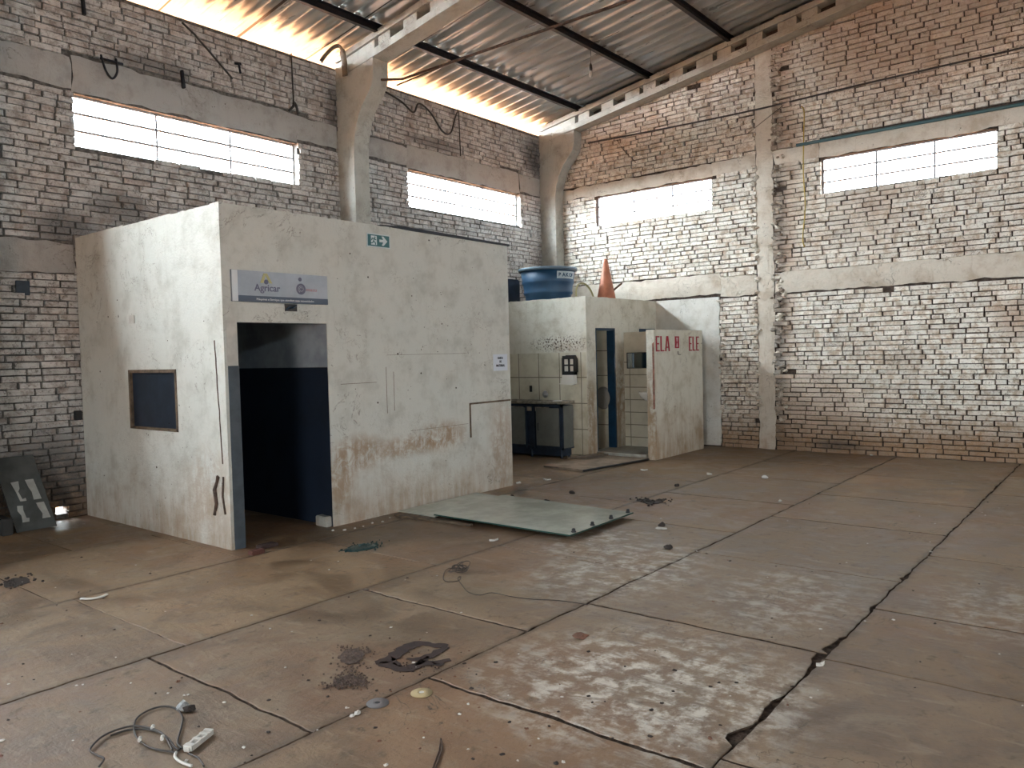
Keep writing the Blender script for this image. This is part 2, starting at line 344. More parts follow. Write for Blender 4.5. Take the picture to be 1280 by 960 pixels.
def text(s, size, origin, udir, vdir, name, material, parent, width=None, bold=0., depth=.001, tracking=1., align='LEFT'):
    cu = bpy.data.curves.new(name, 'FONT'); cu.body = s; cu.size = size; cu.extrude = depth; cu.offset = bold; cu.align_x = align; cu.space_character = tracking
    tmp = bpy.data.objects.new('tmp', cu); C.objects.link(tmp); bpy.context.view_layer.update()
    me = bpy.data.meshes.new_from_object(tmp.evaluated_get(bpy.context.evaluated_depsgraph_get()))
    bpy.data.objects.remove(tmp)
    u = Vector(udir); v = Vector(vdir); n = u.cross(v); xs = [q.co.x for q in me.vertices]
    k = width/(max(xs)-min(xs)) if width else 1
    org = Vector(parent.location) if parent.type == 'EMPTY' else Vector(parent['org'])
    for q in me.vertices: q.co = Vector(origin)+u*q.co.x*k+v*q.co.y+n*q.co.z-org
    me.materials.clear(); me.materials.append(material); me.name = name
    o = bpy.data.objects.new(name, me); C.objects.link(o); o.parent = parent; return o

# ------------------------------------------------------------------ setting: ground outside, floor
RS = .166; RZ = 5.86                       # roof slope and underside height at the left wall
def roofz(y): return RZ + RS*(-y) if y > -8.2 else RZ + RS*8.2 - RS*(-y-8.2)
g = MB(); g.box(-60, 40, -60, 60, -.4, -.12)
g.build('ground', M_soil, kind='structure')
g = MB()  # unseen dark row, added to block ground bounce onto the upper roof sheets
for k in range(60): 
    x = -32+k*.8; g.lathe((x, 12+.3*N(x, 1), -.12), [(.9, 0), (1.0, .6), (.95, 1.1), (.8, 1.5), (.4, 1.8+.3*N(x, 7))], 9, sm=False)
g.build('light_blocker', simple('dark_light_blocker', (.03, .05, .018), .9, bump=.8, bscale=8, var=.4), label='unseen row of dark mounds added outside the left wall to block ground light', cat='light_blocker', kind='stuff')

XW, YW = -20.0, -16.4                      # far end wall and opposite wall
rows = [0, -1.6, -3.11, -4.59, -6.04, -7.53, -9.0, -10.5, -12, -13.5, -15, YW]
joints = {0: [-18.5,-17,-15.5,-14,-12.4,-10.9,-9.3,-7.8,-6.3,-4.8,-3.3,-1.6], 1: [-18,-16.4,-14.8,-13.2,-11.6,-10.0,-8.6,-7.3,-5.7,-4.1,-2.6,-1.1],
 2: [-17.7,-16.1,-14.6,-13.0,-11.4,-9.9,-7.88,-6.4,-4.9,-3.4,-1.8], 3: [-17.9,-16.2,-14.7,-13.1,-11.6,-10.113,-8.616,-7.147,-5.65,-4.2,-2.7,-1.3],
 4: [-18.4,-16.9,-15.4,-13.9,-12.4,-10.9,-9.417,-7.994,-6.434,-4.835,-3.472,-1.9], 5: [-18.3,-16.8,-15.2,-13.7,-12.2,-10.6,-9.3,-8.06,-7.097,-5.6,-4.1,-2.6,-1.2]}
def jit(u, k, seed): return k*(N(u*3.1, seed*7.7, 3)+.6*N(u*11, seed*3.3, 9)+.35*N(u*37, seed, 5))
def rowline(y, x):                         # irregular joint line along x
    return y + jit(x, .012, y)
def chip(row_y, x):
    c = 0
    if abs(row_y+7.53) < .01: c = max(0, N(x*5, 1.7, 4)+.4*N(x*19, 2, 2)+.25*N(x*45, 3, 2))*.08*(1 if -9.7 < x < -6.2 else .25)
    if abs(row_y+7.53) < .01 and abs(x+8.0) < .35: c += .045*(1-abs(x+8.0)/.35)
    if abs(row_y+6.04) < .01: c = max(0, N(x*6, 5.1, 4))*.022
    return c
fl = MB()
for ri in range(len(rows)-1):
    ya, yb = rows[ri], rows[ri+1]
    js = [XW] + joints.get(ri, [XW+1.5*k+.3*(ri % 3) for k in range(1, 13)]) + [0.0]
    for a, b in zip(js, js[1:]):
        g0 = .0025 if (ya > -4.5) else .0045; st = .045 if ya < -2 else .3; top = []
        def seg(n, fn): return [fn(i/n) for i in range(n)]
        gx = g0+(.004 if ya < -4 else .001); ia = 0 if a == XW else gx; ib = 0 if b == 0 else gx
        nx = max(2, int((b-a)/st)); ny = max(2, int((ya-yb)/st))
        la = lambda y, J=a: J + (0 if J in (XW, 0.0) else jit(y, .014, J) ) 
        wj = lambda y, J: (.007*max(0, N(y*5, J, 2)) + (.010 if J in (-9.417, -7.994) else 0)*(1+N(y*9, J)+.5*N(y*31, J)))
        pts = seg(nx, lambda t: (a+ia+(b-a-ia-ib)*t, rowline(ya, a+(b-a)*t)-g0-.5*chip(ya, a+(b-a)*t)*0.2 if ya else 0))
        pts += seg(ny, lambda t: (la(ya+(yb-ya)*t, b)-ib, ya+(yb-ya)*t))
        pts += seg(nx, lambda t: (b-ib-(b-a-ia-ib)*t, rowline(yb, b-(b-a)*t)+g0+chip(yb, b-(b-a)*t)))
        pts += seg(ny, lambda t: (la(yb+(ya-yb)*t, a)+ia+wj(yb+(ya-yb)*t, a)*(a != XW), yb+(ya-yb)*t))
        dz = random.uniform(-.0015, .0015)
        n = len(pts); base = len(fl.v)
        cx, cy = (a+b)/2, (ya+yb)/2
        ins = [(p[0]+(cx-p[0])*.004, p[1]+(cy-p[1])*.004) for p in pts]
        fl.v += [(p[0], p[1], -.03) for p in pts]+[(p[0], p[1], dz-.004) for p in pts]+[(p[0], p[1], dz) for p in ins]
        fl.tone += [(random.random(), random.random(), 0, 1)]*(3*n)
        fl.face(range(base+2*n, base+3*n), 0)
        for i in range(n):
            j = (i+1) % n
            fl.face((base+i, base+j, base+n+j, base+n+i), 1); fl.face((base+n+i, base+n+j, base+2*n+j, base+2*n+i), 0)
fl.box(XW, .16, YW, .16, -.12, -.012, 1); fl.box(-.005, .16, YW, .16, -.1, -.004, 1); fl.box(XW, .16, -.005, .16, -.1, -.004, 1)
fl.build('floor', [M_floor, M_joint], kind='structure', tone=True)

# ------------------------------------------------------------------ brick walls
def brick_wall(name, plane, u0, u1, topfn, holes, bands, mats, thick=.16, cols=(), rough=None, clips=(), lumps=()):
    """plane 'A': wall in y=0 facing -y, u=x ; plane 'B': wall in x=0 facing -x, u=y.  holes/bands: (u0,u1,z0,z1)"""
    mb = MB()
    P = (lambda u, d, z: (u, d, z)) if plane == 'A' else (lambda u, d, z: (d, u, z))
    # backing core split round the holes (d>0 is outside)
    cuts = sorted({u0, u1, *[h[0] for h in holes], *[h[1] for h in holes]})
    def quadprism(a, b, za0, za1, d0, d1, mi):
        ta = min(za1, topfn(a)) if za1 is not None else topfn(a); tb = min(za1, topfn(b)) if za1 is not None else topfn(b)
        mb.add([P(a, d0, za0), P(b, d0, za0), P(b, d0, tb), P(a, d0, ta), P(a, d1, za0), P(b, d1, za0), P(b, d1, tb), P(a, d1, ta)],
               [(0, 1, 2, 3), (4, 7, 6, 5), (0, 4, 5, 1), (1, 5, 6, 2), (2, 6, 7, 3), (3, 7, 4, 0)], mi)
    for a, b in zip(cuts, cuts[1:]):
        mid = (a+b)/2; hs = sorted([h for h in holes if h[0] <= mid <= h[1]], key=lambda h: h[2]); z = 0
        sub = 6 if plane == 'B' else 1
        for h in hs:
            if h[2] > z: quadprism(a, b, z, h[2], .012, thick, 1)
            z = h[3]
        for i in range(sub): quadprism(a+(b-a)*i/sub, a+(b-a)*(i+1)/sub, z, None, .012, thick, 1)
    def blocked(a, b, c, d, rects):
        return any(a < r[1] and b > r[0] and c < r[3] and d > r[2] for r in rects)
    course = .069; k = 0; z = .0
    while z < 7.3:
        u = u0 + random.uniform(-.25, 0); 
        while u < u1:
            L = random.choice((.22, .26, .29, .32, .14)) * random.uniform(.9, 1.1)
            a, b = u, u+L; u += L+.004
            gap = random.uniform(.004, .020)
            b -= gap; a = max(a, u0); b = min(b, u1)
            if b-a < .03: continue
            wv = .014*N(a*.55, z*.4, 1)+.006*N(a*2.6, z*1.3, 4)
            if z < .1: wv = abs(wv)*.3
            z0 = z+wv+random.uniform(0, .004); z1 = z+wv+course-random.uniform(.003, .012)
            if z1 > min(topfn(a), topfn(b)): continue
            segs = [(a, b)]
            for r in list(holes)+list(bands)+list(clips):          # clip bricks horizontally against openings and bands
                if z1 > r[2]+.01 and z0 < r[3]-.01:
                    ns = []
                    for (p, q) in segs:
                        j = random.uniform(-.012, .012)
                        if q <= r[0] or p >= r[1]: ns.append((p, q)); continue
                        if p < r[0]-.03: ns.append((p, r[0]+j*(r not in holes)))
                        if q > r[1]+.03: ns.append((r[1]+j*(r not in holes), q))
                    segs = ns
            for (p, q) in segs:
                if q-p < .025: continue
                rg = rough(p, z0) if rough else 0
                if random.random() < .001+.05*rg: continue
                d = -random.gauss(.020, .0075+.022*rg); d = min(d, .004)
                if random.random() < .015: d -= .015
                j = lambda s=.004: random.uniform(-s, s)*(1+2*rg)
                tilt = random.uniform(-.003, .003)
                i = .004
                vs = [P(p, .03, z0), P(q, .03, z0), P(q, .03, z1), P(p, .03, z1),
                      P(p+j(.002), d+.008, z0+j(.002)), P(q+j(.002), d+.008, z0+j(.002)), P(q+j(.002), d+.008, z1+j(.002)), P(p+j(.002), d+.008, z1+j(.002)),
                      P(p+i+j(), d+tilt+j(.003), z0+i+j(.003)), P(q-i+j(), d-tilt+j(.003), z0+i+j(.003)), P(q-i+j(), d-tilt+j(.003), z1-i*.6+j(.003)), P(p+i+j(), d+tilt+j(.003), z1-i*.6+j(.003))]
                fs = [(0, 1, 5, 4), (1, 2, 6, 5), (2, 3, 7, 6), (3, 0, 4, 7), (4, 5, 9, 8), (5, 6, 10, 9), (6, 7, 11, 10), (7, 4, 8, 11), (8, 9, 10, 11)]
                mb.add(vs, fs, 0, tone=(random.random(), max(0, random.gauss(0, .12)) + (.8 if random.random() < .006 else 0)+.5*rg*random.random(), 0, 1))
        z += course; k += 1
    for (uc, za, zb, sp, cnt) in lumps:            # squeezed-out mortar lumps beside the pilaster
        for _ in range(cnt):
            u = random.gauss(uc, sp); z = random.uniform(za, zb); q = random.uniform(.018, .05); vs = []; base = len(mb.v)
            for (rr_, dd) in ((1.1, .03), (1, -.012), (.75, -.035), (.3, -.05)):
                for k_ in range(6):
                    th = k_*math.pi/3+random.uniform(-.3, .3); e = rr_*random.uniform(.7, 1.25)
                    vs.append(P(u+q*e*math.cos(th)*1.2, dd*random.uniform(.8, 1.1)+(.0), z+q*e*.75*math.sin(th)))
            fs = [(i*6+k_, i*6+(k_+1) % 6, i*6+6+(k_+1) % 6, i*6+6+k_) for i in range(3) for k_ in range(6)]+[tuple(range(18, 24))]
            mb.add(vs, fs, random.choice((0, 0, 2)), tone=(random.random(), random.random()*.7, 0, 1))
    for r in bands:      # cast concrete bands with a slightly uneven face and ragged edges
        a, b, c, d = r[:4]; mi = 2; nu = max(2, int((b-a)/.09)); nz = max(3, int((d-c)/.07)); base = len(mb.v)
        for iz in range(nz+1):
            for iu in range(nu+1):
                uu = a+(b-a)*iu/nu; zz = c+(d-c)*iz/nz
                if iz in (0, nz): zz += .03*N(uu*6, c, iz)+.012*N(uu*23, c, iz)
                if iu in (0, nu): uu += .03*N(zz*6, a, iu)+.014*N(zz*25, a, iu)
                dd = -.026+.009*N(uu*4, zz*4, 1)+.004*N(uu*15, zz*15, 2)
                if nu and (iz in (0, nz) or iu in (0, nu)): dd = -.006
                mb.v.append(P(uu, dd, min(zz, topfn(uu)))); mb.tone.append((.5, 0, 0, 1))
        for iz in range(nz):
            for iu in range(nu):
                q = base+iz*(nu+1)+iu; mb.face((q, q+1, q+nu+2, q+nu+1), mi, True)
        n = len(mb.v); 
    o = mb.build(name, mats, kind='structure', tone=True); return o

WA = [(-8.455, -5.639, 3.914, 4.468), (-3.636, -.873, 3.90, 4.468), (-13.1, -10.35, 3.914, 4.468), (-17.9, -15.1, 3.914, 4.468)]
hole = (-8.815, -8.695, .045, .125)
bandsA = [(-11.5, -8.455, 4.50, 4.84), (-8.455, -5.64, 4.478, 4.86), (-5.64, -4.97, 4.52, 4.84), (-4.70, -3.64, 4.52, 4.80), (-3.64, -.87, 4.478, 4.84), (-.87, -.25, 4.50, 4.82),
          (-11.5, -8.51, 2.56, 2.88)]
topA = lambda x: 5.63+.012*N(x*2, 3)
brick_wall('wall_left', 'A', -11.5, 0, topA, [h for h in WA[:2]]+[(-11.5, -10.35, 3.914, 4.468), hole], bandsA, [M_brickA, M_mortarA, M_bandA])
wa2 = MB()                                  # further along, rendered wall
for a, b, c, d in ((XW, -11.5, 0, 3.914), (XW, -11.5, 4.468, 5.63), (XW, -17.9, 3.914, 4.468), (-15.1, -13.1, 3.914, 4.468)):
    wa2.box(a, b, 0, .16, c, d)
wa2.build('wall_left_far', M_bandA, kind='structure')

WB = [(-3.284, -1.046, 3.867, 4.39), (-7.272, -5.019, 3.867, 4.39)]
bandsB = [(-4.02, -3.30, 4.40, 4.62), (-3.30, -1.03, 4.395, 4.60), (-1.03, -.02, 4.40, 4.60), (-9.4, -7.28, 4.40, 4.64), (-7.28, -5.0, 4.395, 4.64), (-5.0, -4.31, 4.40, 4.62),
          (-4.02, -3.42, 2.44, 2.76), (-3.42, -.3, 2.48, 2.82), (-9.4, -4.31, 2.44, 2.76),
          (-4.30, -4.03, .0, 6.5), (-3.40, -2.2, .05, 2.46)]
topB = lambda y: RZ+.05+RS*(-y)
def roughB(y, z):
    if -4.62 < y < -4.30: return .9
    if -4.03 < y < -3.95: return .5
    if z < 2.4 and y > -3.5: return .3
    if z > 5 and y < -5: return .15
    return 0
brick_wall('wall_right', 'B', -9.4, .0, topB, WB, bandsB[:-1], [M_brickB, M_mortar_shade, M_bandB], rough=roughB, clips=bandsB[-1:]+[(-2.2, 0, 0, 2.45)], lumps=[(-4.37, .3, 6.2, .045, 170), (-3.99, .3, 4.5, .03, 60), (-3.43, .3, 2.4, .02, 26)])
wb2 = MB(); wb2.prism([(-9.4, 0), (YW, 0), (YW, roofz(YW)), (-8.2, roofz(-8.2)), (-9.4, roofz(-9.4)+.05)], 0, .16, 'x')
wb2.build('wall_right_far', M_bandB, kind='structure')
# white plaster left on the back wall beside the washroom
pl = MB(); pts = [(-2.2, 0.02), (-2.2, 2.44)]
zz = 2.44; y = -2.2
pts += [(-2.2-i*.1, 2.44+.008*N(i, 2)) for i in range(1, 12)]
pts += [(-3.40+.022*N(z_*6, 8)+.012*N(z_*22, 4), z_) for z_ in [2.44-.06*i for i in range(0, 40)]]
pts += [(-3.38, .02)]
pl.prism(pts, -.034, .0, 'x'); pl.build('trim_1', M_patch, kind='structure')

# opposite wall with windows, end wall with the loading door (both behind the camera)
op = MB(); x = XW; xs = [XW, -17.9, -15.1, -13.1, -10.35, -8.45, -5.64, -3.64, -.87, 0]
op.box(XW, 0, YW-.16, YW, 0, 3.914); op.box(XW, 0, YW-.16, YW, 4.468, roofz(YW))
for a, b in zip(xs[::2], xs[1::2]): op.box(a, b, YW-.16, YW, 3.914, 4.468)
op.build('wall_front', M_patch, kind='structure')
DOOR = (-10.6, -7.6, 2.7)                   # y0,y1,height
en = MB(); en.box(XW-.16, XW, DOOR[1], 0, 0, DOOR[2]); en.box(XW-.16, XW, YW, DOOR[0], 0, DOOR[2])
en.prism([(0, DOOR[2]), (0, roofz(0)), (-8.2, roofz(-8.2)), (YW, roofz(YW)), (YW, DOOR[2])], XW-.16, XW, 'x')
en.build('wall_end', M_patch, kind='structure')
portal((XW-.1, (DOOR[0]+DOOR[1])/2, DOOR[2]/2), (0, math.radians(-90), 0), DOOR[2], abs(DOOR[0]-DOOR[1]))
for h in WA: portal(((h[0]+h[1])/2, .15, 4.19), (math.radians(-90), 0, 0), h[1]-h[0], .55)
for h in WB: portal((.15, (h[0]+h[1])/2, 4.13), (0, math.radians(90), 0), .52, h[1]-h[0])
for a, b in zip(xs[1::2], xs[2::2]): portal(((a+b)/2, YW-.15, 4.19), (math.radians(90), 0, 0), b-a, .55)

# windows: thin steel frames with glazing bars and panes
def window(n, plane, u0, u1, z0, z1, cols=3, rws=3):
    f = MB(); t = .014; d0, d1 = .085, .115
    P = (lambda a, b, c, d, e, g_: (a, b, e, g_, c, d)) if plane == 'A' else (lambda a, b, c, d, e, g_: (e, g_, a, b, c, d))
    for i in range(cols+1):
        u = u0+(u1-u0)*i/cols; r = t*1.3 if i in (0, cols) else t*.85
        f.box(*P(u-r, u+r, z0, z1, d0, d1))
    for i in range(rws+1):
        z = z0+(z1-z0)*i/rws; r = t*1.3 if i in (0, rws) else t*.8
        f.box(*P(u0, u1, z-r, z+r, d0+.004, d1-.004))
    o = f.build('window_%d' % n, M_frame, kind='structure')
    p = MB(); p.box(*P(u0+.01, u1-.01, z0+.01, z1-.01, .099, .102)); p.build('pane', M_glass, o)
window(1, 'A', *WA[0]); window(2, 'A', *WA[1]); window(3, 'B', *WB[0]); window(4, 'B', *WB[1])

# ------------------------------------------------------------------ roof
def sheets(name, segs, mats):
    mb = MB(); pitch = .25; amp = .034; x0, x1 = XW-.5, .55; nx = int((x1-x0)/pitch*12)
    for si, (ya, yb) in enumerate(segs):
        base = len(mb.v)
        for y in (ya, (ya+yb)/2, yb):
            zc = roofz(y) + .03 + (.012 if abs(y-ya) < 1e-6 else (-.004 if abs(y-yb) < 1e-6 else .004))
            for i in range(nx+1):
                x = x0+(x1-x0)*i/nx; sh = int((x-x0)/1.032)
                mb.v.append((x, y, zc+amp*math.tanh(2.2*math.cos(2*math.pi*x/pitch))+.003*(sh % 2)+.004*N(x*1.2, y, si))); mb.tone.append((.5, 0, 0, 1))
        for r in range(2):
            for i in range(nx):
                q = base+r*(nx+1)+i; mb.face((q, q+1, q+nx+2, q+nx+1), 0, True)
    return mb.build(name, mats, kind='structure')
PY = [-.85, -2.28, -3.70, -5.12, -6.55, -8.0]
ss = [(.75, PY[0]-.02)]+[(PY[i]+.05, PY[i+1]-.1) for i in range(5)]+[(-8.05, -10.2), (-10.1, -12.3), (-12.2, -14.4), (-14.3, -17.0)]
sheets('ceiling', ss, [M_roof])
plab = ['dark steel roof purlin lowest above the left wall, where the orange-lit sheets end', 'second dark steel purlin up from the left wall, the hanging bulb drops from it',
        'third dark steel purlin up from the left wall, meeting the far rafter near the pilaster', 'fourth dark steel purlin up from the left wall, at the top edge of the view']
for i, y in enumerate(PY):
    z = roofz(y)-.005
    p = MB()                                # C section lying under the sheets
    p.box(XW, -.02, y-.004, y+.004, z-.105, z); p.box(XW, -.02, y-.06, y, z-.006, z); p.box(XW, -.02, y-.06, y, z-.105, z-.099); p.box(XW, -.02, y-.06, y-.055, z-.105, z-.085)
    p.build('roof_purlin', M_steel, label=(plab+['dark steel purlin high under the sheets toward the ridge', 'dark steel purlin running just below the ridge'])[i], cat='beam', group='steel roof purlins')
p = MB()
for y in (-9.6, -11.2, -12.8, -14.4): p.box(XW, -.02, y-.03, y+.03, roofz(y)-.09, roofz(y))
p.build('trim_2', M_steel, kind='structure')

# ------------------------------------------------------------------ portal frames of cast concrete
def frame(x0, x1, label):
    root = thing('concrete_frame', label, 'concrete frame', ((x0+x1)/2, -.17, 0), 'concrete portal frames')
    prof = [(0, 0), (-.35, 0), (-.35, 4.45), (-.375, 4.65), (-.44, 4.83), (-.54, 5.00), (-.66, 5.12), (-.755, 5.24), (-.79, 5.36), (-.79, 5.585), (-.05, 5.47), (0, 5.47)]
    c = MB(); c.prism([(a-.004, b) for a, b in prof], x0, x1, 'x'); 
    # raised rib following the front curve
    c.build('column', M_conc, root, bev=.012)
    r = MB(); lo = lambda y: 5.46-.166*y; hi = lambda y: 5.775-.166*y; ye = -8.2
    def chord(fa, fb, ya, yb, xa=x0, xb=x1): r.prism([(ya, fa(ya)), (yb, fa(yb)), (yb, fb(yb)), (ya, fb(ya))], xa, xb, 'x')
    chord(lo, lambda y: lo(y)+.10, -.30, ye); chord(lambda y: hi(y)-.085, hi, -.005, ye)
    holes = []
    y = -.84; k = 0
    while y > ye+1:
        holes += [(y+.035, y-.035, 'slot'), (y-.27, y-.52, 'h'), (y-.77, y-1.0, 'h')]; y -= 1.32
    prev = -.005
    for a, b, kd in holes:
        chord(lambda y: lo(y)+.1, lambda y: hi(y)-.085, prev, a, x0+.03, x1-.03)
        r.prism([(a, lo(a)+.1), (b, lo(b)+.1), (b, hi(b)-.085), (a, hi(a)-.085)], (x0+x1)/2+.05, (x0+x1)/2+.07, 'x', 1)  # dark plate set in each hole paints the shade of the cavity
        prev = b
    chord(lambda y: lo(y)+.1, lambda y: hi(y)-.085, prev, ye, x0+.03, x1-.03)
    r.prism([(-.005, 5.46), (-.30, 5.50), (-.30, 5.62), (-.005, 5.70)], x0, x1, 'x')
    r.build('rafter', [M_conc, M_mortar_shade], root, bev=.008)
    # mirrored half on the opposite side
    q = MB(); s = lambda y: -16.4-y
    q.prism([(s(a), b) for a, b in prof], x0, x1, 'x'); q.prism([(s(-.01), 5.46), (s(ye), lo(ye)), (s(ye), hi(ye)), (s(-.01), 5.775)], x0, x1, 'x')
    q.build('opposite_leg', M_conc, root)
    return root
frame(-4.97, -4.70, 'aged concrete column and slotted rafter rising between the two left wall windows')
frame(-.262, -.012, 'aged concrete column and slotted rafter in the far corner along the right wall')
frame(-9.72, -9.46, 'concrete column and slotted rafter nearer than the office, outside the view')
frame(-14.5, -14.24, 'concrete column and slotted rafter behind the viewer')

# ------------------------------------------------------------------ office booth
BX, BX2, BY, BZ = -8.509, -4.72, -2.803, 2.90
root = thing('masonry_office', 'large white plastered box office with a dark doorway and stained front', 'office booth', ((BX+BX2)/2, BY/2, 0))
def jag(a, b, z, n, k=.008, seed=0, z2=None):      # crumbling top edge from a to b
    z2 = z if z2 is None else z2
    return [(a+(b-a)*i/n, z+(z2-z)*i/n+k*N(i*.9, seed, 2)+k*.8*N(i*3.3, seed, 5)) for i in range(n+1)]
T = .14
def lwall(mb, pts, o, i, ax):                      # outer plaster leaf and inner painted leaf
    mid = o+(i-o)*.08; mb.prism(pts, o, mid, ax, 0); mb.prism([(a, b if b < 2.8 else 2.86) for a, b in pts], mid, i, ax, 1)
dx0, dx1, dz1 = -8.385, -7.44, 1.93
f = MB()
zt = lambda x: 2.925-.02*(x-BX)/(BX2-BX)*0
lwall(f, [(BX, 0), (dx0, 0), (dx0, dz1)]+[(dx0, 2.92)]+[(BX, 2.93)], BY, BY+T, 'y')
lwall(f, [(dx0, dz1), (dx1, dz1)]+jag(dx1, dx0, 2.925, 12, seed=1), BY, BY+T, 'y')
lwall(f, [(dx1, 0), (BX2, 0)]+jag(BX2, dx1, 2.915, 46, seed=2, z2=2.925), BY, BY+T, 'y')
f.build('front_wall', [M_office, M_in], root)
s = MB(); wy0, wy1, wz0, wz1 = -2.0, -1.09, .97, 1.54
lwall(s, [(BY+T, 0), (wy0, 0)]+jag(wy0, BY+T, 2.925, 12, seed=3), BX, BX+T, 'x')
lwall(s, [(wy0, 0), (wy1, 0), (wy1, wz0), (wy0, wz0)], BX, BX+T, 'x')
lwall(s, [(wy0, wz1), (wy1, wz1)]+jag(wy1, wy0, 2.93, 12, seed=4), BX, BX+T, 'x')
lwall(s, [(wy1, 0), (-.03, 0)]+jag(-.03, wy1, 2.94, 14, seed=5), BX, BX+T, 'x')
s.prism([(BY, 0), (BY+T, 0), (BY+T, 2.93), (BY, 2.93)], BX-.0015, BX+.002, 'x')
s.build('side_wall', [M_office, M_in], root)
s = MB(); s.prism([(BY+T, 0), (-.37, 0)]+jag(-.37, BY+T, 2.91, 20, seed=6), BX2-.07, BX2, 'x', 0); s.box(BX2-.12, BX2-.07, BY+T, -.37, 0, 2.85, 1)
s.build('far_side_wall', [M_office, M_in], root)
s = MB(); s.box(-7.41, -7.32, BY+T+.002, -.07, 0, 2.71); s.build('partition', M_in, root)
s = MB(); s.box(BX+T, -4.99, -.06, -.035, 0, 2.8); s.build('rear_lining', M_in, root)
s = MB(); s.box(BX+T, BX2-.12, BY+T, -.40, 2.72, 2.80); s.build('ceiling_slab', M_conc, root)
s = MB(); s.prism([(-6.3, 2.915)]+[(BX2+.03, 2.900), (BX2+.03, 2.922)]+[(-6.3+.1, 2.945), (-6.5, 2.945), (-6.75, 2.93)], BY-.015, BY+.16, 'y'); s.build('roof_edge_strip', M_steel, root, label='thin dark strip along the top edge')
# window in the side wall
wf = MB(); X0 = BX-.006
for a, b, c, d in ((wy0, wy1, wz1-.03, wz1), (wy0, wy1, wz0, wz0+.025), (wy0, wy0+.03, wz0, wz1), (wy1-.03, wy1, wz0, wz1)): wf.box(X0, BX+.05, a, b, c, d)
o = wf.build('window_frame', M_wood, root, label='worn timber window frame')
wf = MB(); wf.box(BX+.022, BX+.03, wy0+.03, wy1-.03, wz0+.025, wz1-.03); wf.build('window_board', M_navyboard, o, label='dark navy board filling the window')
# door paint bands and step
s = MB(); s.box(-8.485, dx0, BY-.004, BY+.01, 1.56, 1.945); s.build('upper_door_trim', M_trim, root, label='white painted band left of the doorway')
s = MB(); s.box(-8.482, dx0+.004, BY-.006, BY+.012, .0, 1.56); s.build('lower_door_trim', M_slate, root, label='slate painted band left of the doorway')
s = MB(); s.box(dx1-.06, dx1+.02, BY+.03, BY+.2, 0, .10, 0, .008); s.build('door_stop_block', M_conc, root)
# wall marks: boarded rectangle outline and plaster ledge
s = MB(); s.box(-5.47, -4.74, BY-.010, BY+.01, 1.035, 1.055); s.box(-5.475, -5.455, BY-.008, BY+.01, .66, 1.05)
s.build('plaster_ledge', M_wood, root, label='dark ledge line near the far end of the front')
s = MB()
for a, b, c, d in ((-6.72, -6.715, 1.03, 1.5), (-6.62, -6.615, 1.05, 1.45), (-7.3, -6.85, 1.35, 1.354), (-6.7, -5.5, 1.62, 1.623), (-6.4, -5.5, .82, .823)): s.box(a, b, BY-.0015, BY, c, d)
s.build('scratches', M_wood, root, label='thin scored lines in the plaster')
for _ in range(26):
    s = MB(); x = random.uniform(-7.3, -4.9); z = random.uniform(1.1, 2.85); r = random.uniform(.004, .013); s.lathe((x, BY+.004, z), [(r, 0), (r*.7, .006)], 7, axis=(0, -1, 0)); s.build('nail_hole', M_mortar_shade, root)
for _ in range(12):
    s = MB(); y_ = random.uniform(-2.7, -.2); z = random.uniform(.4, 2.85); r = random.uniform(.004, .014); s.lathe((BX+.004, y_, z), [(r, 0), (r*.7, .006)], 7, axis=(-1, 0, 0)); s.build('nail_hole', M_mortar_shade, root)
# cracks where the rebar shows on the corner
s = MB(); s.tube([(BX-.002, -2.66+.012*N(i*.7, 3)-.004*i, 1.78-.075*i) for i in range(15)], .007, 5); s.tube([(BX-.005, -2.64, .62), (BX-.008, -2.58, .50), (BX-.005, -2.60, .38), (BX-.004, -2.56, .28)], .018, 5); s.tube([(BX-.005, -2.72, .62), (BX-.008, -2.70, .45), (BX-.005, -2.73, .30)], .010, 5)
s.build('exposed_rebar', M_rust, root, label='rusty bars showing at the broken corner')
s = MB(); s.box(BX-.012, BX, -1.27, -1.165, 1.985, 2.065, 0, .003); s.build('light_switch_plate', M_trim, root)
s = MB(); s.box(-7.90, -7.77, BY-.004, BY+.02, 2.035, 2.10); 
o = s.build('junction_box', M_black, root); s = MB(); s.tube([(-7.89, BY-.01, 2.05), (-7.86, BY-.03, 2.075), (-7.83, BY-.015, 2.06), (-7.79, BY-.02, 2.085)], .006, 6); s.build('loose_wires', M_blue, o)

# company sign above the office door
M_sign = simple('silver_sign_face', (.36, .40, .45), .45, .25, var=.12, vscale=2.5); M_signw = simple('sign_white_edge', (.66, .70, .72), .5)
M_strip = simple('sign_slate_strip', (.075, .10, .14), .5); M_logo = simple('sign_slate_lettering', (.12, .12, .18), .5); M_yel = simple('faded_yellow_logo', (.42, .40, .20), .6); M_pink = simple('faded_pink_lettering', (.40, .20, .22), .6)
sg = thing('company_sign', 'wide silver company sign with slate strip above the office doorway', 'sign', (-7.93, BY-.01, 2.10))
y0 = BY-.022
s = MB(); s.box(-8.43, -7.437, y0, BY-.002, 2.105, 2.372); s.build('panel', M_sign, sg)
s = MB(); s.box(-8.43, -8.375, y0-.002, y0+.004, 2.107, 2.37); s.build('worn_edge', M_signw, sg, label='bare white left edge')
s = MB(); s.box(-8.375, -7.437, y0-.002, y0+.004, 2.105, 2.158); st_ = s.build('bottom_strip', M_strip, sg)
U, V = (1, 0, 0), (0, 0, 1)
text('Agricar', .085, (-8.215, y0-.002, 2.203), U, V, 'lettering', M_logo, sg, width=.26, bold=.001)
text('mazu', .045, (-7.68, y0-.002, 2.222), U, V, 'lettering', M_pink, sg, width=.115)
text('Máquinas e Serviços que atendem suas necessidades', .026, (-8.20, y0-.003, 2.122), U, V, 'lettering', M_signw, st_, width=.60)
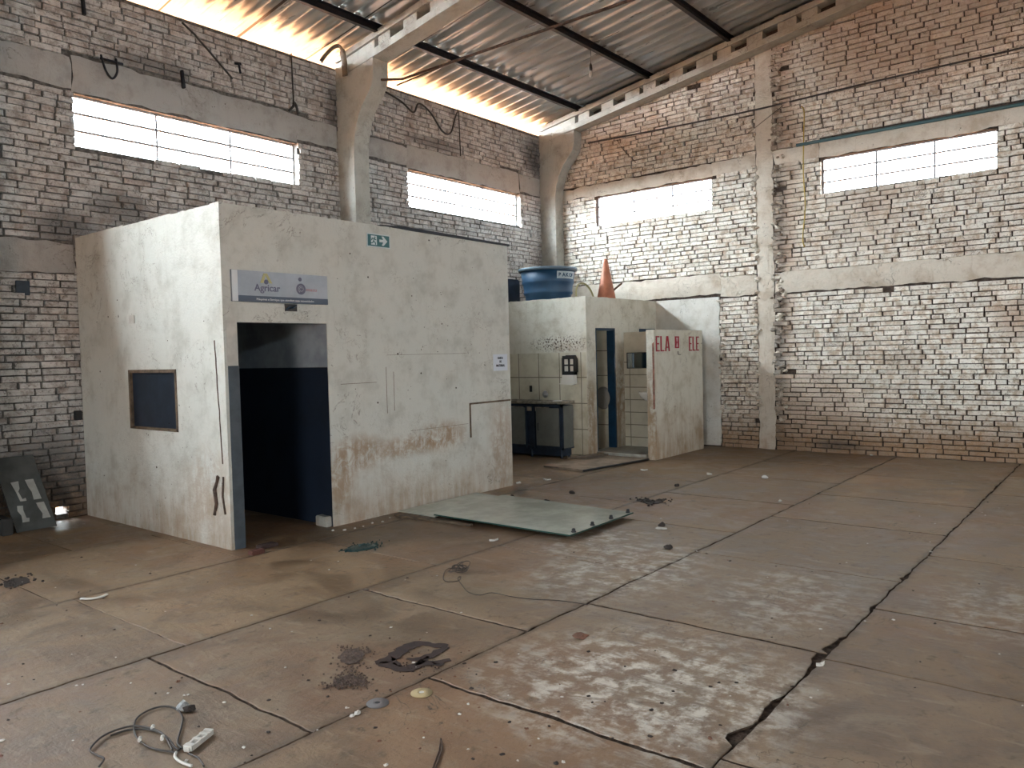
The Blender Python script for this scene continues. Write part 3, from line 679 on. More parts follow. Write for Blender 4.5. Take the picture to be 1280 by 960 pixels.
s = MB(); s.prism([(-8.155, 2.272), (-8.125, 2.272), (-8.100, 2.345), (-8.105, 2.357), (-8.12, 2.357)], y0-.003, y0, 'y'); s.prism([(-8.065, 2.272), (-8.035, 2.272), (-8.085, 2.357), (-8.10, 2.357), (-8.103, 2.345)], y0-.003, y0, 'y'); s.build('emblem', M_yel, sg, label='yellow peaked emblem')
s = MB(); s.lathe((-8.096, y0, 2.283), [(.021, 0), (.021, .003)], 16, axis=(0, -1, 0)); s.build('emblem', M_logo, sg, label='dark dot under the yellow peak')
s = MB(); s.lathe((-7.735, y0, 2.238), [(.05, 0), (.05, .003)], 28, axis=(0, -1, 0)); s.lathe((-7.742, y0, 2.325), [(.018, 0), (.018, .003)], 16, axis=(0, -1, 0)); o = s.build('emblem', M_logo, sg, label='round dark emblem')
s = MB(); s.tube([(-7.735+(.010+.0045*k*.35)*math.cos(k*.7), y0-.004, 2.238+(.010+.0045*k*.35)*math.sin(k*.7)) for k in range(16)], .003, 5); s.build('spiral', M_sign, o)
# exit sign
sg = thing('exit_sign', 'small green exit sign with running figure and white arrow', 'sign', (-6.77, BY-.01, 2.70))
M_green = simple('exit_green', (.03, .13, .14), .5); M_white = simple('sign_white', (.60, .68, .70), .5)
s = MB(); s.box(-6.925, -6.622, BY-.012, BY-.001, 2.70, 2.832); s.build('backing', M_white, sg)
y0 = BY-.014
s = MB(); s.box(-6.915, -6.632, y0, BY-.005, 2.709, 2.823); s.build('green_field', M_green, sg)
s = MB(); s.prism([(-6.765, 2.755), (-6.715, 2.755), (-6.735, 2.722), (-6.71, 2.722), (-6.66, 2.768), (-6.71, 2.814), (-6.735, 2.814), (-6.715, 2.781), (-6.765, 2.781)], y0-.002, y0, 'y'); s.build('arrow', M_white, sg)
s = MB(); s.box(-6.875, -6.80, y0-.002, y0, 2.722, 2.812); dr = s.build('doorway_symbol', M_white, sg)
s = MB(); s.lathe((-6.825, y0-.002, 2.797), [(.008, 0), (.008, .002)], 10, axis=(0, -1, 0))
for a, b in (((-6.832, 2.785), (-6.845, 2.757)), ((-6.832, 2.783), (-6.812, 2.772)), ((-6.832, 2.783), (-6.862, 2.785)), ((-6.862, 2.785), (-6.868, 2.765)), ((-6.845, 2.757), (-6.822, 2.745)), ((-6.822, 2.745), (-6.818, 2.724)), ((-6.845, 2.757), (-6.86, 2.737)), ((-6.86, 2.737), (-6.885, 2.737))):
    s.tube([(a[0], y0-.003, a[1]), (b[0], y0-.003, b[1])], .005, 6)
s.build('running_figure', M_green, dr)
# paper notice
M_paper = simple('white_paper', (.62, .67, .74), .8); M_ink = simple('black_ink', (.02, .02, .03), .8)
pn = thing('paper_notice', 'white paper notice taped beside the far corner of the office front', 'notice', (-4.905, BY-.003, 1.40))
s = MB(); s.box(-5.035, -4.772, BY-.004, BY-.001, 1.405, 1.60); s.build('sheet', M_paper, pn)
for tx, z, wd in (('SAIDA', 1.545, .10), ('DE', 1.502, .035), ('MATERIAL', 1.455, .16)):
    text(tx, .035, (-4.905-wd/2, BY-.005, z), U, V, 'lettering', M_ink, pn, width=wd, bold=.0015)

# ------------------------------------------------------------------ washroom block
FX, FY, WZ = -2.2, -2.25, 2.44
wr = thing('washroom_block', 'low cream plastered washroom block with tiled wall and open narrow doorway', 'washroom', (FX/2, FY/2, 0))
d0, d1, dz = -1.95, -1.40, 1.965
s = MB()
s.prism([(-.03, 1.60), (FY, 1.60)]+jag(FY, -.03, WZ, 40, .012, 7), FX, FX+.12, 'x', 0)
s.box(FX, FX+.12, FY, -.03, 0, 1.60, 1)
s.build('sink_wall', [M_wash, M_tile], wr)
s = MB()
s.prism([(FX+.12, 0), (d0, 0), (d0, WZ-.002), (FX+.12, WZ)], FY, FY+.12, 'y', 0)
s.prism([(FX-.002, 0), (FX+.12, 0), (FX+.12, WZ-.004), (FX-.002, WZ-.004)], FY-.002, FY+.006, 'y', 0)
s.prism([(d0, dz), (d1, dz)]+jag(d1, d0, WZ, 5, .012, 8), FY, FY+.12, 'y', 0)
s.prism([(d1, 0), (-.62, 0), (-.62, WZ)]+jag(-.66, d1, WZ, 8, .012, 9), FY, FY+.12, 'y', 0)
s.prism([(-.62, 1.965), (-.10, 1.965)]+jag(-.10, -.62, WZ, 5, .012, 10), FY, FY+.12, 'y', 0)
s.prism([(-.10, 0), (-.036, 0), (-.036, WZ), (-.10, WZ)], FY, FY+.12, 'y', 0)
s.build('front_wall', M_wash, wr)
s = MB(); s.box(d1, d1+.08, FY+.12, -.05, 0, 2.30, 0); s.build('stall_wall', tile2() if 0 else M_tile, wr)
s = MB(); s.box(FX+.12, -.04, -.05, -.035, 0, 2.3); s.build('rear_lining', M_tile, wr)
s = MB(); s.box(FX+.12, -.04, -1.62, -.06, 2.30, 2.40); s.build('roof_slab', M_conc, wr)
s = MB(); s.box(FX+.02, -.04, FY+.02, FY+.40, 2.36, 2.40); s.build('roof_ledge', M_conc, wr)
s = MB(); s.box(d0, d0+.02, FY-.005, FY+.12, .07, dz); s.box(d0, d1, FY-.005, FY+.125, dz-.035, dz); s.box(d1-.03, d1+.004, FY-.01, FY+.125, .07, dz)
o = s.build('door_frame', M_blue, wr, label='dark blue painted door frame')
s = MB(); s.box(-.62, -.58, FY-.01, FY+.13, .07, 1.965); s.box(-.62, -.10, FY-.012, FY+.13, 1.90, 1.965); s.build('door_frame', M_blue, wr, label='dark blue frame of the second doorway')
s = MB(); s.box(-1.98, -1.12, -3.10, FY+.12, 0, .075, 0, .006); s.box(-1.0, -.04, -3.1, FY+.12, 0, .075, 0, .006); s.build('step', M_conc, wr)
s = MB(); s.lathe((d1-.001, -2.03, .86), [(.15, 0), (.15, .02), (.13, .03)], 28, axis=(-1, 0, 0), sx=1.2); s.build('round_grey_lid', simple('grey_plastic', (.26, .24, .21), .5), wr, label='round grey lid against the stall tiles')
# cross wall between block and screen, and the screen itself
cw = MB(); cw.prism([(-3.12, 0), (FY, 0), (FY, 1.90), (-3.12, 1.90)], -1.12, -1.0, 'x'); cw.build('cross_wall', M_tile2, wr)
sc = thing('privacy_screen', 'free-standing cream plastered screen wall lettered in red', 'wall', (-1.17, -3.19, 0))
s = MB(); s.prism([(-1.945, 0), (-.37, 0)]+jag(-.37, -1.945, 1.90, 22, .008, 11), -3.25, -3.12, 'y'); s.build('screen_wall', M_wash, sc)
M_red = simple('red_sign_paint', (.33, .012, .03), .6, var=.15); y0 = -3.2525
def strokes(ch, x, z, w_, h, t_):
    b = MB(); r = lambda a0, a1, c0, c1: b.box(x+a0*w_, x+a1*w_, y0, y0+.004, z+c0*h, z+c1*h); q = t_/w_; v = .085
    if ch in 'EL': r(0, q, 0, 1); r(0, 1, 0, v)
    if ch == 'E': r(0, 1, 1-v, 1); r(0, .88, .5-v/2, .5+v/2)
    if ch == 'A':
        b.prism([(x, z), (x+t_, z), (x+w_*.5+t_*.1, z+h*.86), (x+w_*.5+t_*.1, z+h), (x+w_*.5-t_*.75, z+h)], y0, y0+.004, 'y')
        b.prism([(x+w_-t_, z), (x+w_, z), (x+w_*.5+t_*.75, z+h), (x+w_*.5-t_*.1, z+h), (x+w_*.5-t_*.1, z+h*.86)], y0, y0+.004, 'y')
        r(.25, .75, .22, .22+v)
    return b
for i, ch in enumerate('ELA'): strokes(ch, -1.90+i*.14, 1.583, .118 if ch != 'A' else .155, .225, .042).build('letter', M_red, sc)
for i, ch in enumerate('ELE'): strokes(ch, -.838+i*.125, 1.578, .104, .225, .040).build('letter', M_red, sc)
s = MB(); s.box(-1.305, -1.165, y0, y0+.003, 1.625, 1.805); o = s.build('red_plaque', M_red, sc, label='small red rectangle between the two words')
s = MB()
for cx in (-1.235,):
    s.prism([(cx-.03, 1.785), (cx+.03, 1.785), (cx+.008, 1.72), (cx-.008, 1.72)], y0-.002, y0, 'y'); s.prism([(cx-.03, 1.645), (cx+.03, 1.645), (cx+.008, 1.705), (cx-.008, 1.705)], y0-.002, y0, 'y')
s.build('figure_mark', simple('faded_pink', (.60, .42, .42), .7), o)
s = MB(); s.tube([(-1.21, -3.252, 1.58), (-1.21, -3.255, 1.53), (-1.12, -3.253, 1.525)], .006, 6); s.build('bent_nail', M_black, sc)
s = MB(); s.prism([(-3.20+.02*N(i*2, 3)-.02, 1.70-i*.12) for i in range(9)]+[(-3.247, .75-.0), (-3.247, 1.72)], -1.953, -1.94, 'x'); s.build('broken_edge', simple('exposed_red_brick', (.30, .14, .10), .9, bump=.6, var=.4, vscale=12), sc, label='red brick showing along the broken end')

# things in and around the washroom
s = MB(); s.box(-1.128, -1.122, -2.98, -2.32, 1.33, 1.565, 0); 
mir = thing('wall_mirror', 'small rectangular mirror on the cross wall above the basin', 'mirror', (-1.13, -2.65, 1.33))
mm, t, b = mat('mirror_glass'); b.inputs['Metallic'].default_value = 1; b.inputs['Roughness'].default_value = .08; b.inputs['Base Color'].default_value = (.55, .62, .68, 1)
s.build('mirror_glass', mm, mir); s = MB(); s.box(-1.130, -1.120, -2.99, -2.31, 1.32, 1.332); s.box(-1.130, -1.12, -2.99, -2.31, 1.563, 1.575); s.box(-1.130, -1.12, -2.32, -2.305, 1.32, 1.575); s.box(-1.13, -1.12, -2.995, -2.98, 1.32, 1.575); s.build('mirror_frame', M_steel, mir)
M_china = simple('white_ceramic', (.72, .70, .64), .2)
bs = thing('wash_basin', 'white ceramic wash basin fixed to the small tiled cross wall', 'basin', (-1.28, -2.83, .81))
s = MB(); s.lathe((-1.30, -2.85, .81), [(.05, 0), (.11, .02), (.17, .07), (.20, .13), (.205, .15), (.18, .15), (.15, .09), (.07, .04)], 28, sx=.9, sy=1.1); s.box(-1.26, -1.125, -2.98, -2.72, .87, .96, 0, .01); s.build('bowl', M_china, bs)
s = MB(); s.tube([(-1.16, -2.85, .95), (-1.16, -2.85, 1.03), (-1.22, -2.85, 1.04), (-1.25, -2.85, 1.01)], .01, 8); s.build('tap', simple('chrome', (.6, .6, .6), .2, 1), bs)
s = MB(); s.tube([(-1.27, -2.85, .82), (-1.27, -2.85, .5), (-1.13, -2.85, .45)], .018, 8); s.build('drain_pipe', M_china, bs)

# sink cabinet
cb = thing('sink_cabinet', 'low grey and blue sink cabinet with stained worktop against the tiled wall', 'cabinet', (-2.4, -1.3, 0))
M_cab = simple('dark_cabinet_body', (.012, .022, .04), .45, var=.25); M_door = simple('grey_cabinet_door', (.135, .14, .125), .45, var=.1); M_top = simple('stained_steel_worktop', (.28, .25, .20), .4, .3, bump=.2, var=.4, vscale=8)
xa, xb, ya, yb = -2.50, FX-.004, -1.985, -.35
s = MB(); s.box(xa+.03, xb, ya+.02, yb, .16, .80); s.box(xa+.02, xa+.05, ya, yb, .14, .18); s.box(xa+.0, xa+.04, ya, yb, .78, .82)
for y_ in (ya, -1.46, -1.30, -.85, yb-.05): s.box(xa, xa+.04, y_, y_+.05, .14, .82)
s.box(xa, xb, ya, ya+.015, .14, .17); s.box(xa+.06, xb, ya+.05, yb, .03, .16); s.build('carcass', M_cab, cb)
s = MB(); s.box(xa+.03, xb-.02, ya-.006, ya+.004, .16, .80, 0); s.build('end_panel', M_door, cb)
for a, b in ((-1.93, -1.50), (-1.28, -.88), (-.82, -.42)):
    s = MB(); s.box(xa-.016, xa+.002, a, b, .19, .765, 0, .003); dd = s.build('door', M_door, cb)
    s = MB(); s.tube([(xa-.016, b-.05, .42), (xa-.035, b-.05, .43), (xa-.035, b-.05, .52), (xa-.016, b-.05, .53)], .005, 6); s.build('handle', M_steel, dd)
for a, b in ((xa+.05, ya+.06), (xb-.05, ya+.06), (xa+.05, -1.36), (xa+.05, yb-.05), (xb-.05, yb-.05)):
    s = MB(); s.lathe((a, b, 0), [(.022, 0), (.018, .03), (.018, .15)], 12); s.build('leg', M_cab, cb)
s = MB(); s.box(xa-.04, xb, ya-.03, -1.72, .835, .87, 0, .006); s.box(xa-.04, xb, -.92, yb+.02, .835, .87, 0, .006); s.box(xa-.04, xa+.02, -1.72, -.92, .835, .87); s.box(xb-.05, xb, -1.72, -.92, .835, .87); wt = s.build('worktop', M_top, cb)
s = MB(); s.box(xa+.02, xb-.05, -1.72, -.92, .71, .72); s.box(xa+.02, xa+.03, -1.72, -.92, .71, .865); s.box(xb-.06, xb-.05, -1.72, -.92, .71, .865); s.box(xa+.02, xb-.05, -1.72, -1.71, .71, .865); s.box(xa+.02, xb-.05, -.93, -.92, .71, .865); s.build('sink_bowl', M_top, wt)
s = MB(); 
for i in range(7): 
    cx, cy = random.uniform(-2.45, -2.26), random.uniform(-1.98, -1.76); s.lathe((cx, cy, .869), [(.05, 0), (.035, .006), (.01, .008)], 9, sx=random.uniform(.5, 1.4))
s.build('plaster_rubble', simple('white_plaster_dust', (.72, .70, .66), .9, bump=.8), label='white crumbled plaster lying on the right end of the worktop', cat='debris')
s = MB(); s.lathe((FX-.002, -1.46, .955), [(.055, 0), (.055, .006), (.02, .012), (.018, .06)], 18, axis=(-1, 0, 0)); fa = s.build('wall_tap', simple('dull_metal', (.3, .3, .3), .4, .8), label='round dull metal tap stub in the tiles above the sink', cat='tap')
s = MB(); s.box(FX-.006, FX+.01, -1.20, -1.15, .99, 1.09); s.build('socket_hole', M_black, label='small dark socket opening in the tiles left of the tap', cat='socket')
dp = thing('paper_dispenser', 'black paper towel dispenser on the tiled wall with its white cover hanging', 'dispenser', (FX-.05, -1.98, 1.1))
s = MB(); px = FX-.09
s.prism([(-2.09, 1.30), (-1.85, 1.30), (-1.85, 1.50), (-1.89, 1.56), (-2.05, 1.56), (-2.09, 1.50)], FX-.04, FX-.002, 'x', 0)
for a, b, c, d in ((-2.09, -2.06, 1.26, 1.52), (-1.88, -1.85, 1.26, 1.52), (-2.09, -1.85, 1.26, 1.31), (-2.08, -1.86, 1.50, 1.55), (-1.985, -1.965, 1.3, 1.53), (-2.07, -1.87, 1.40, 1.415)): s.box(px, FX-.03, a, b, c, d)
s.build('housing', M_black, dp)
s = MB()
for a, b, c, d in ((-2.055, -1.99, 1.42, 1.50), (-1.96, -1.885, 1.42, 1.50), (-2.055, -1.99, 1.315, 1.395), (-1.96, -1.885, 1.315, 1.395)): s.box(px+.02, FX-.035, a, b, c, d)
s.build('window_panel', M_china, dp, label='pale panels inside the black grid')
s = MB(); s.prism([(-2.08, 1.12), (-2.03, 1.105), (-1.90, 1.115), (-1.80, 1.12), (-1.83, 1.14), (-1.87, 1.26), (-2.07, 1.26)], px-.015, FX-.02, 'x'); s.build('hanging_cover', M_china, dp, label='broken off-white cover')
# board on the floor in front of the step
s = MB(); s.prism([(-3.33, -2.24), (-3.42, -2.95), (-2.02, -3.16), (-2.02, -2.40)], .004, .034, 'z'); s.tube([(-3.32, -2.24, .018), (-3.41, -2.955, .018), (-2.02, -3.165, .018)], .014, 6, 1); s.build('floor_board', [simple('dirty_flat_board', (.25, .19, .14), .6, bump=.3, var=.3, vscale=5), M_black], label='thin brown board lying flat before the washroom step', cat='board')
s = MB(); s.prism([(-2.62, -2.15), (-2.50, -2.42), (-2.06, -2.50), (-2.06, -2.32)], .035, .06, 'z'); s.tube([(-2.62, -2.3, .06), (-2.3, -2.42, .07), (-2.1, -2.44, .06)], .02, 7); s.build('crumpled_sack', simple('brown_sack', (.13, .10, .075), .9, bump=.7, bscale=25), label='crumpled brown sack on the board beside the cabinet', cat='sack')

# on top of the washroom
M_tank = simple('blue_plastic_tank', (.022, .075, .15), .45, var=.15, vscale=3)
tk = thing('water_tank', 'round blue plastic water tank standing on the washroom roof', 'water tank', (-1.64, -1.15, 2.40))
s = MB(); s.lathe((-1.64, -1.15, 2.40), [(0.345, 0), (0.366, .03), (0.376, .14), (0.397, .16), (0.404, .185), (0.397, .205), (0.407, .30), (0.424, .335), (0.428, .36), (0.421, .38), (0.445, .53), (0.414, .53), (0.331, .04)], 48); s.build('tank_body', M_tank, tk)
s = MB(); s.lathe((-1.64, -1.15, 2.925), [(0.445, 0), (0.476, .005), (0.483, .03), (0.480, .05), (0.452, .055), (0.414, .04)], 48); s.build('rim', simple('pale_blue_rim', (.13, .19, .25), .5), tk)
aL = math.radians(-72)   # the label follows the curved side
s = MB(); lb = []
for i in range(9):
    a = math.radians(-142+i*6.2)-math.radians(-0); lb.append(a)
n0 = len(s.v)
for a in lb:
    for z, r in ((2.785, .436), (2.90, .452)): s.v.append((-1.64+r*math.cos(a+.3), -1.15+r*math.sin(a+.3), z)); s.tone.append((.5, 0, 0, 1))
for i in range(8): s.face((n0+2*i, n0+2*i+2, n0+2*i+3, n0+2*i+1), 0)
lab = s.build('label', simple('tank_label', (.50, .58, .62), .6), tk)
for i, ch in enumerate('BAKOF'):
    a = math.radians(-137+i*8.8)+.3; r = .449
    o = text(ch, .082, (-1.64+r*math.cos(a)-.012*-math.sin(a), -1.15+r*math.sin(a)-.012*math.cos(a), 2.815), (-math.sin(a), math.cos(a), 0), (0, 0, 1), 'letter', M_tank, lab, bold=.003)
cn = thing('traffic_cone', 'faded orange traffic cone on the front edge of the washroom roof', 'traffic cone', (-1.31, -2.06, 2.40))
M_cone = simple('faded_orange_plastic', (.42, .155, .085), .6, var=.2)
s = MB(); s.lathe((-1.31, -2.06, 2.42), [(.155, 0), (.15, .02), (.035, .62), (.032, .655), (.02, .66)], 32); s.build('cone_body', M_cone, cn)
s = MB(); s.box(-1.50, -1.12, -2.25+.02, -1.90, 2.40, 2.425, 0, .01); s.build('base', simple('dark_rubber', (.03, .025, .02), .7), cn)
s = MB(); s.tube([(-1.83+.24*math.cos(t_), -2.0+.05*math.sin(t_), 2.44+.235*math.sin(t_)) for t_ in [math.pi*k/24 for k in range(25)]], .014, 8); s.build('wire_hoop', simple('yellowed_tube', (.30, .26, .12), .6), label='yellowish tube bent into an arch between tank and cone', cat='hoop')
s = MB(); s.box(-2.17, -1.70, -.62, -.20, 2.401, 2.84, 0, .02); s.build('storage_box', M_navyboard, label='dark box on the washroom roof behind the blue tank', cat='box')
s = MB()
for i in range(16):
    x = random.uniform(-2.1, -.2); y_ = random.uniform(-2.2, -1.8) if abs(x+1.31) > .25 else -1.82
    if abs(x+1.83) < .33 : y_ = -1.86
    r = random.uniform(.015, .04); s.lathe((x, y_, 2.402), [(r, 0), (r*.9, r*.5), (r*.3, r*.9)], 6, sx=random.uniform(.7, 1.4), sm=False)
s.build('rubble', M_conc, label='crumbs of broken masonry along the washroom roof edge', cat='rubble', kind='stuff')
s = MB(); s.tube([(-1.06, -1.75, 2.41), (-1.03, -2.18, 2.70)], .016, 7); s.build('short_stick', M_wood, label='short dark stick leaning beside the traffic cone', cat='stick')

# ------------------------------------------------------------------ fixings and cables on the walls
def cable(name, pts, r, m_, label, cat, flat=1., n=6): 
    s = MB(); s.tube(pts, r, n, flat=flat); return s.build(name, m_, label=label, cat=cat)
def smooth(pts, k=6):
    pts = [Vector(p) for p in pts]; out = []
    for i in range(len(pts)-1):
        p0 = pts[max(i-1, 0)]; p1 = pts[i]; p2 = pts[i+1]; p3 = pts[min(i+2, len(pts)-1)]
        for j in range(k):
            t_ = j/k; out.append(.5*((2*p1)+(p2-p0)*t_+(2*p0-5*p1+4*p2-p3)*t_*t_+(3*p1-p0-3*p2+p3)*t_**3))
    return out+[pts[-1]]
cable('green_conduit', [(-.05, -4.68, 4.632), (-.05, -9.3, 4.622)], .024, simple('teal_conduit', (.035, .09, .10), .5), 'dark teal pipe running along the right wall above its nearer window', 'pipe')
cable('wall_conduit', smooth([(-.035, -.95, 5.36), (-.035, -1.9, 5.335), (-.035, -3.0, 5.31), (-.035, -4.2, 5.30), (-.035, -5.5, 5.325), (-.035, -7.0, 5.335), (-.035, -9.3, 5.35)]), .013, M_cable, 'thin dark line of conduit crossing the upper right wall', 'pipe')
cable('yellow_cable', smooth([(-.045, -4.76, 5.20), (-.05, -4.80, 5.1), (-.055, -4.79, 4.7), (-.05, -4.78, 4.2), (-.05, -4.80, 3.7), (-.05, -4.76, 3.25), (-.045, -4.78, 3.1)]), .009, simple('yellow_sheath', (.42, .30, .05), .6), 'thin yellow cable hanging down the right wall near the pilaster', 'cable')
cable('thin_wire', [(-.035, -3.9, 4.95), (-.04, -4.5, 5.28)], .004, M_cable, 'fine slanting wire across the pilaster of the right wall', 'wire')
cable('thin_wire', [(-.035, -1.55, 5.3), (-.035, -1.68, 5.1), (-.035, -1.92, 4.85)], .005, M_rust, 'short brown wire hanging below the conduit near the far corner', 'wire')
cable('iron_rod', [(-7.24, -.075, 5.545), (-7.10, -.10, 5.44), (-6.65, -.14, 5.03)], .012, M_cable, 'dark iron rod slanting from the top of the left wall', 'rod')
cable('iron_bracket', [(-8.335, -.04, 5.60), (-8.32, -.05, 5.30)], .035, M_steel, 'dark upright bar near the top of the left wall at the frame edge', 'bracket', .5)
s = MB(); s.tube(smooth([(-8.16, -.035, 4.93), (-8.13, -.07, 4.76), (-8.07, -.08, 4.69), (-8.01, -.07, 4.78), (-8.0, -.035, 4.93)]), .012, 6); s.tube([(-8.17, -.04, 4.89), (-7.93, -.04, 4.89)], .014, 6); s.build('iron_bracket', M_steel, label='dark hook-shaped iron bracket above the first left window', cat='bracket')
cable('iron_bracket', [(-7.24, -.03, 5.0), (-7.235, -.05, 4.80)], .032, M_steel, 'stubby dark bar above the middle of the first left window', 'bracket', .6)
s = MB(); s.tube([(-6.55, -.03, 5.27), (-6.47, -.05, 5.28)], .018, 6); s.tube([(-6.50, -.05, 5.28), (-6.48, -.05, 5.16)], .013, 6); s.build('iron_bracket', M_steel, label='small dark T-shaped bracket right of the slanting rod', cat='bracket')
s = MB(); s.tube([(-5.71, -.04, 5.62), (-5.70, -.04, 4.95)], .009, 6); s.tube(smooth([(-5.78, -.04, 4.86), (-5.72, -.06, 4.93), (-5.70, -.05, 4.98), (-5.67, -.06, 4.93), (-5.64, -.04, 4.84)]), .018, 6); s.build('hanging_cable', M_cable, label='black cable hanging to a knot left of the concrete column', cat='cable')
cable('loose_cable', smooth([(-4.1, -0.075, 5.50), (-3.8, -0.095, 5.42), (-3.55, -0.085, 5.32), (-3.45, -0.105, 5.47), (-3.2, -0.095, 5.40), (-2.95, -0.115, 5.15), (-2.75, -0.105, 5.17), (-2.62, -0.095, 5.45), (-2.55, -0.085, 5.55)]), .014, M_cable, 'thick dark cable looping along the top of the left wall right of the column', 'cable')
cable('hanging_cable', [(-2.47, -.035, 5.58), (-2.46, -.04, 4.86)], .008, M_cable, 'thin straight cable dropping above the second left window', 'cable')
cable('hanging_cable', [(-4.700, -.30, 5.3), (-4.700, -.30, 4.2)], .005, M_cable, 'fine wire dropping beside the concrete column', 'cable')
s = MB(); s.tube([(-.9-.0, -.05, 5.0), (-3.0, -.0, 5.0)], .001, 3)
s = MB(); s.box(-9.09, -8.965, -.035, .0, 2.315, 2.46, 0, .004); s.build('junction_box', M_navyboard, label='dark square junction box on the left wall below the concrete band', cat='junction box')
s = MB(); s.box(-8.60, -8.525, -.05, -.01, 1.02, 1.12, 0, .006); s.build('wall_socket', M_black, label='small black socket on the left wall beside the office corner', cat='socket')

# bent rubber strip hanging on the first frame
s = MB(); arc = smooth([(-5.02, -.03, 5.70), (-5.03, -.20, 5.82), (-5.04, -.33, 5.93), (-5.05, -.44, 5.90), (-5.04, -.50, 5.75), (-5.02, -.50, 5.50)])
arc = smooth([(-5.25, -.06, 5.68), (-5.20, -.12, 5.78), (-5.12, -.20, 5.88), (-5.06, -.26, 5.87), (-5.03, -.28, 5.70), (-5.02, -.28, 5.50)])
arc = [p-Vector((0, 0, .05)) for p in arc]; s.tube(arc, .055, 10, flat=.35); s.build('bent_gutter_strip', M_wood, label='dark strip bent into an arch at the head of the concrete column', cat='strip')
# tie rods
cable('tie_rod', [(-4.83, -.80, 5.32)]+[(-4.83, -1.2-i*1.0, 5.235-.0*i) for i in range(7)]+[(-4.83, -8.2, 5.27), (-4.83, -15.6, 5.32)], .017, M_rust, 'rusty tie rod stretching out from the head of the concrete column', 'rod')
cable('tie_rod', [(-4.79, -1.05, 5.20), (-4.80, -2.1, 5.245), (-4.80, -2.9, 5.25)], .010, M_rust, 'short thin rod just below the long rusty tie rod', 'rod')
# bulb
bl = thing('hanging_bulb', 'small bulb in a black socket hanging from a roof purlin', 'lamp', (-2.03, -2.32, 5.72))
s = MB(); s.tube([(-2.02, -2.32, 6.2), (-2.03, -2.32, 5.90)], .005, 6); s.tube(smooth([(-2.02, -2.32, 6.2), (-1.96, -2.5, 6.24), (-1.90, -2.75, 6.30)]), .004, 5); s.build('cord', M_cable, bl)
s = MB(); s.lathe((-2.03, -2.32, 5.80), [(.022, 0), (.026, .03), (.02, .08), (.008, .11)], 12); s.build('socket', M_black, bl)
s = MB(); s.lathe((-2.03, -2.32, 5.70), [(.004, 0), (.022, .012), (.032, .04), (.028, .07), (.018, .10)], 16); s.build('bulb', simple('unlit_bulb_glass', (.35, .36, .36), .15), bl)

# ------------------------------------------------------------------ glass sheets and leaning board
def gsheet():
    m_, t, b = mat('dusty_green_glass_sheet'); P, S = pos(t); n = noise_n(t, P, 2.5, 7, .65)
    c = mixc(t, n, (.42, .45, .39), (.54, .56, .50), .35, .62); t.links.new(c, b.inputs['Base Color'])
    t.links.new(ramp(t, n, .35, .65, .10, .24), b.inputs['Roughness']); b.inputs['Specular IOR Level'].default_value = .6; return m_
M_gs = gsheet(); M_edge = simple('green_glass_edge', (.02, .06, .05), .15)
gt = thing('glass_sheet', 'large pale green glass sheet flat on the floor, dark clamps along its end', 'glass sheet', (-6.05, -4.15, 0))
s = MB(); P4 = [(-6.69, -3.40), (-6.70, -5.02), (-5.60, -4.99), (-5.52, -3.30)]
s.prism(P4, .046, .056, 'z', 0); s.prism([(-6.70, -5.024), (-6.70, -5.016), (-5.60, -4.986), (-5.60, -4.994)], .045, .0565, 'z', 1); s.prism([(-6.704, -5.02), (-6.698, -5.02), (-6.688, -3.40), (-6.694, -3.40)], .045, .0565, 'z', 1)
s.build('pane', [M_gs, M_edge], gt)
s = MB(); s.prism([(-6.60, -3.5), (-6.60, -4.9), (-5.70, -4.85), (-5.62, -3.45)], .0295, .0455, 'z', 0); s.build('packing_board', M_wood, gt, label='dark board beneath the pane')
for a in (-6.5, -5.9):
    s = MB(); s.box(a, a+.1, -4.8, -3.6, 0, .03); s.build('batten', M_wood, gt)
for (x, y_) in ((-6.60, -4.985), (-6.29, -4.975), (-5.96, -4.965), (-5.64, -4.955)):
    s = MB(); s.lathe((x, y_, .056), [(.020, 0), (.024, .008), (.016, .014), (.016, .03), (.007, .036)], 12); s.build('clamp', M_black, gt)
g2 = thing('glass_sheet', 'smaller dull glass sheet flat on the floor against the office wall', 'glass sheet', (-6.1, -3.1, 0))
s = MB(); s.prism([(-6.66, -2.86), (-6.66, -3.38), (-5.50, -3.28), (-5.44, -2.84)], .018, .028, 'z'); s.build('pane', M_gs, g2)
for a in (-6.6, -5.7):
    s = MB(); s.box(a, a+.1, -3.25, -2.9, 0, .019); s.build('batten', M_wood, g2)
s = MB(); s.prism([(-6.76, -2.90), (-6.80, -3.02), (-6.72, -3.9), (-6.69, -3.9), (-6.68, -2.9)], .0, .022, 'z'); s.build('timber_lath', M_wood, label='narrow dark lath on the floor along the near edge of the glass', cat='lath')

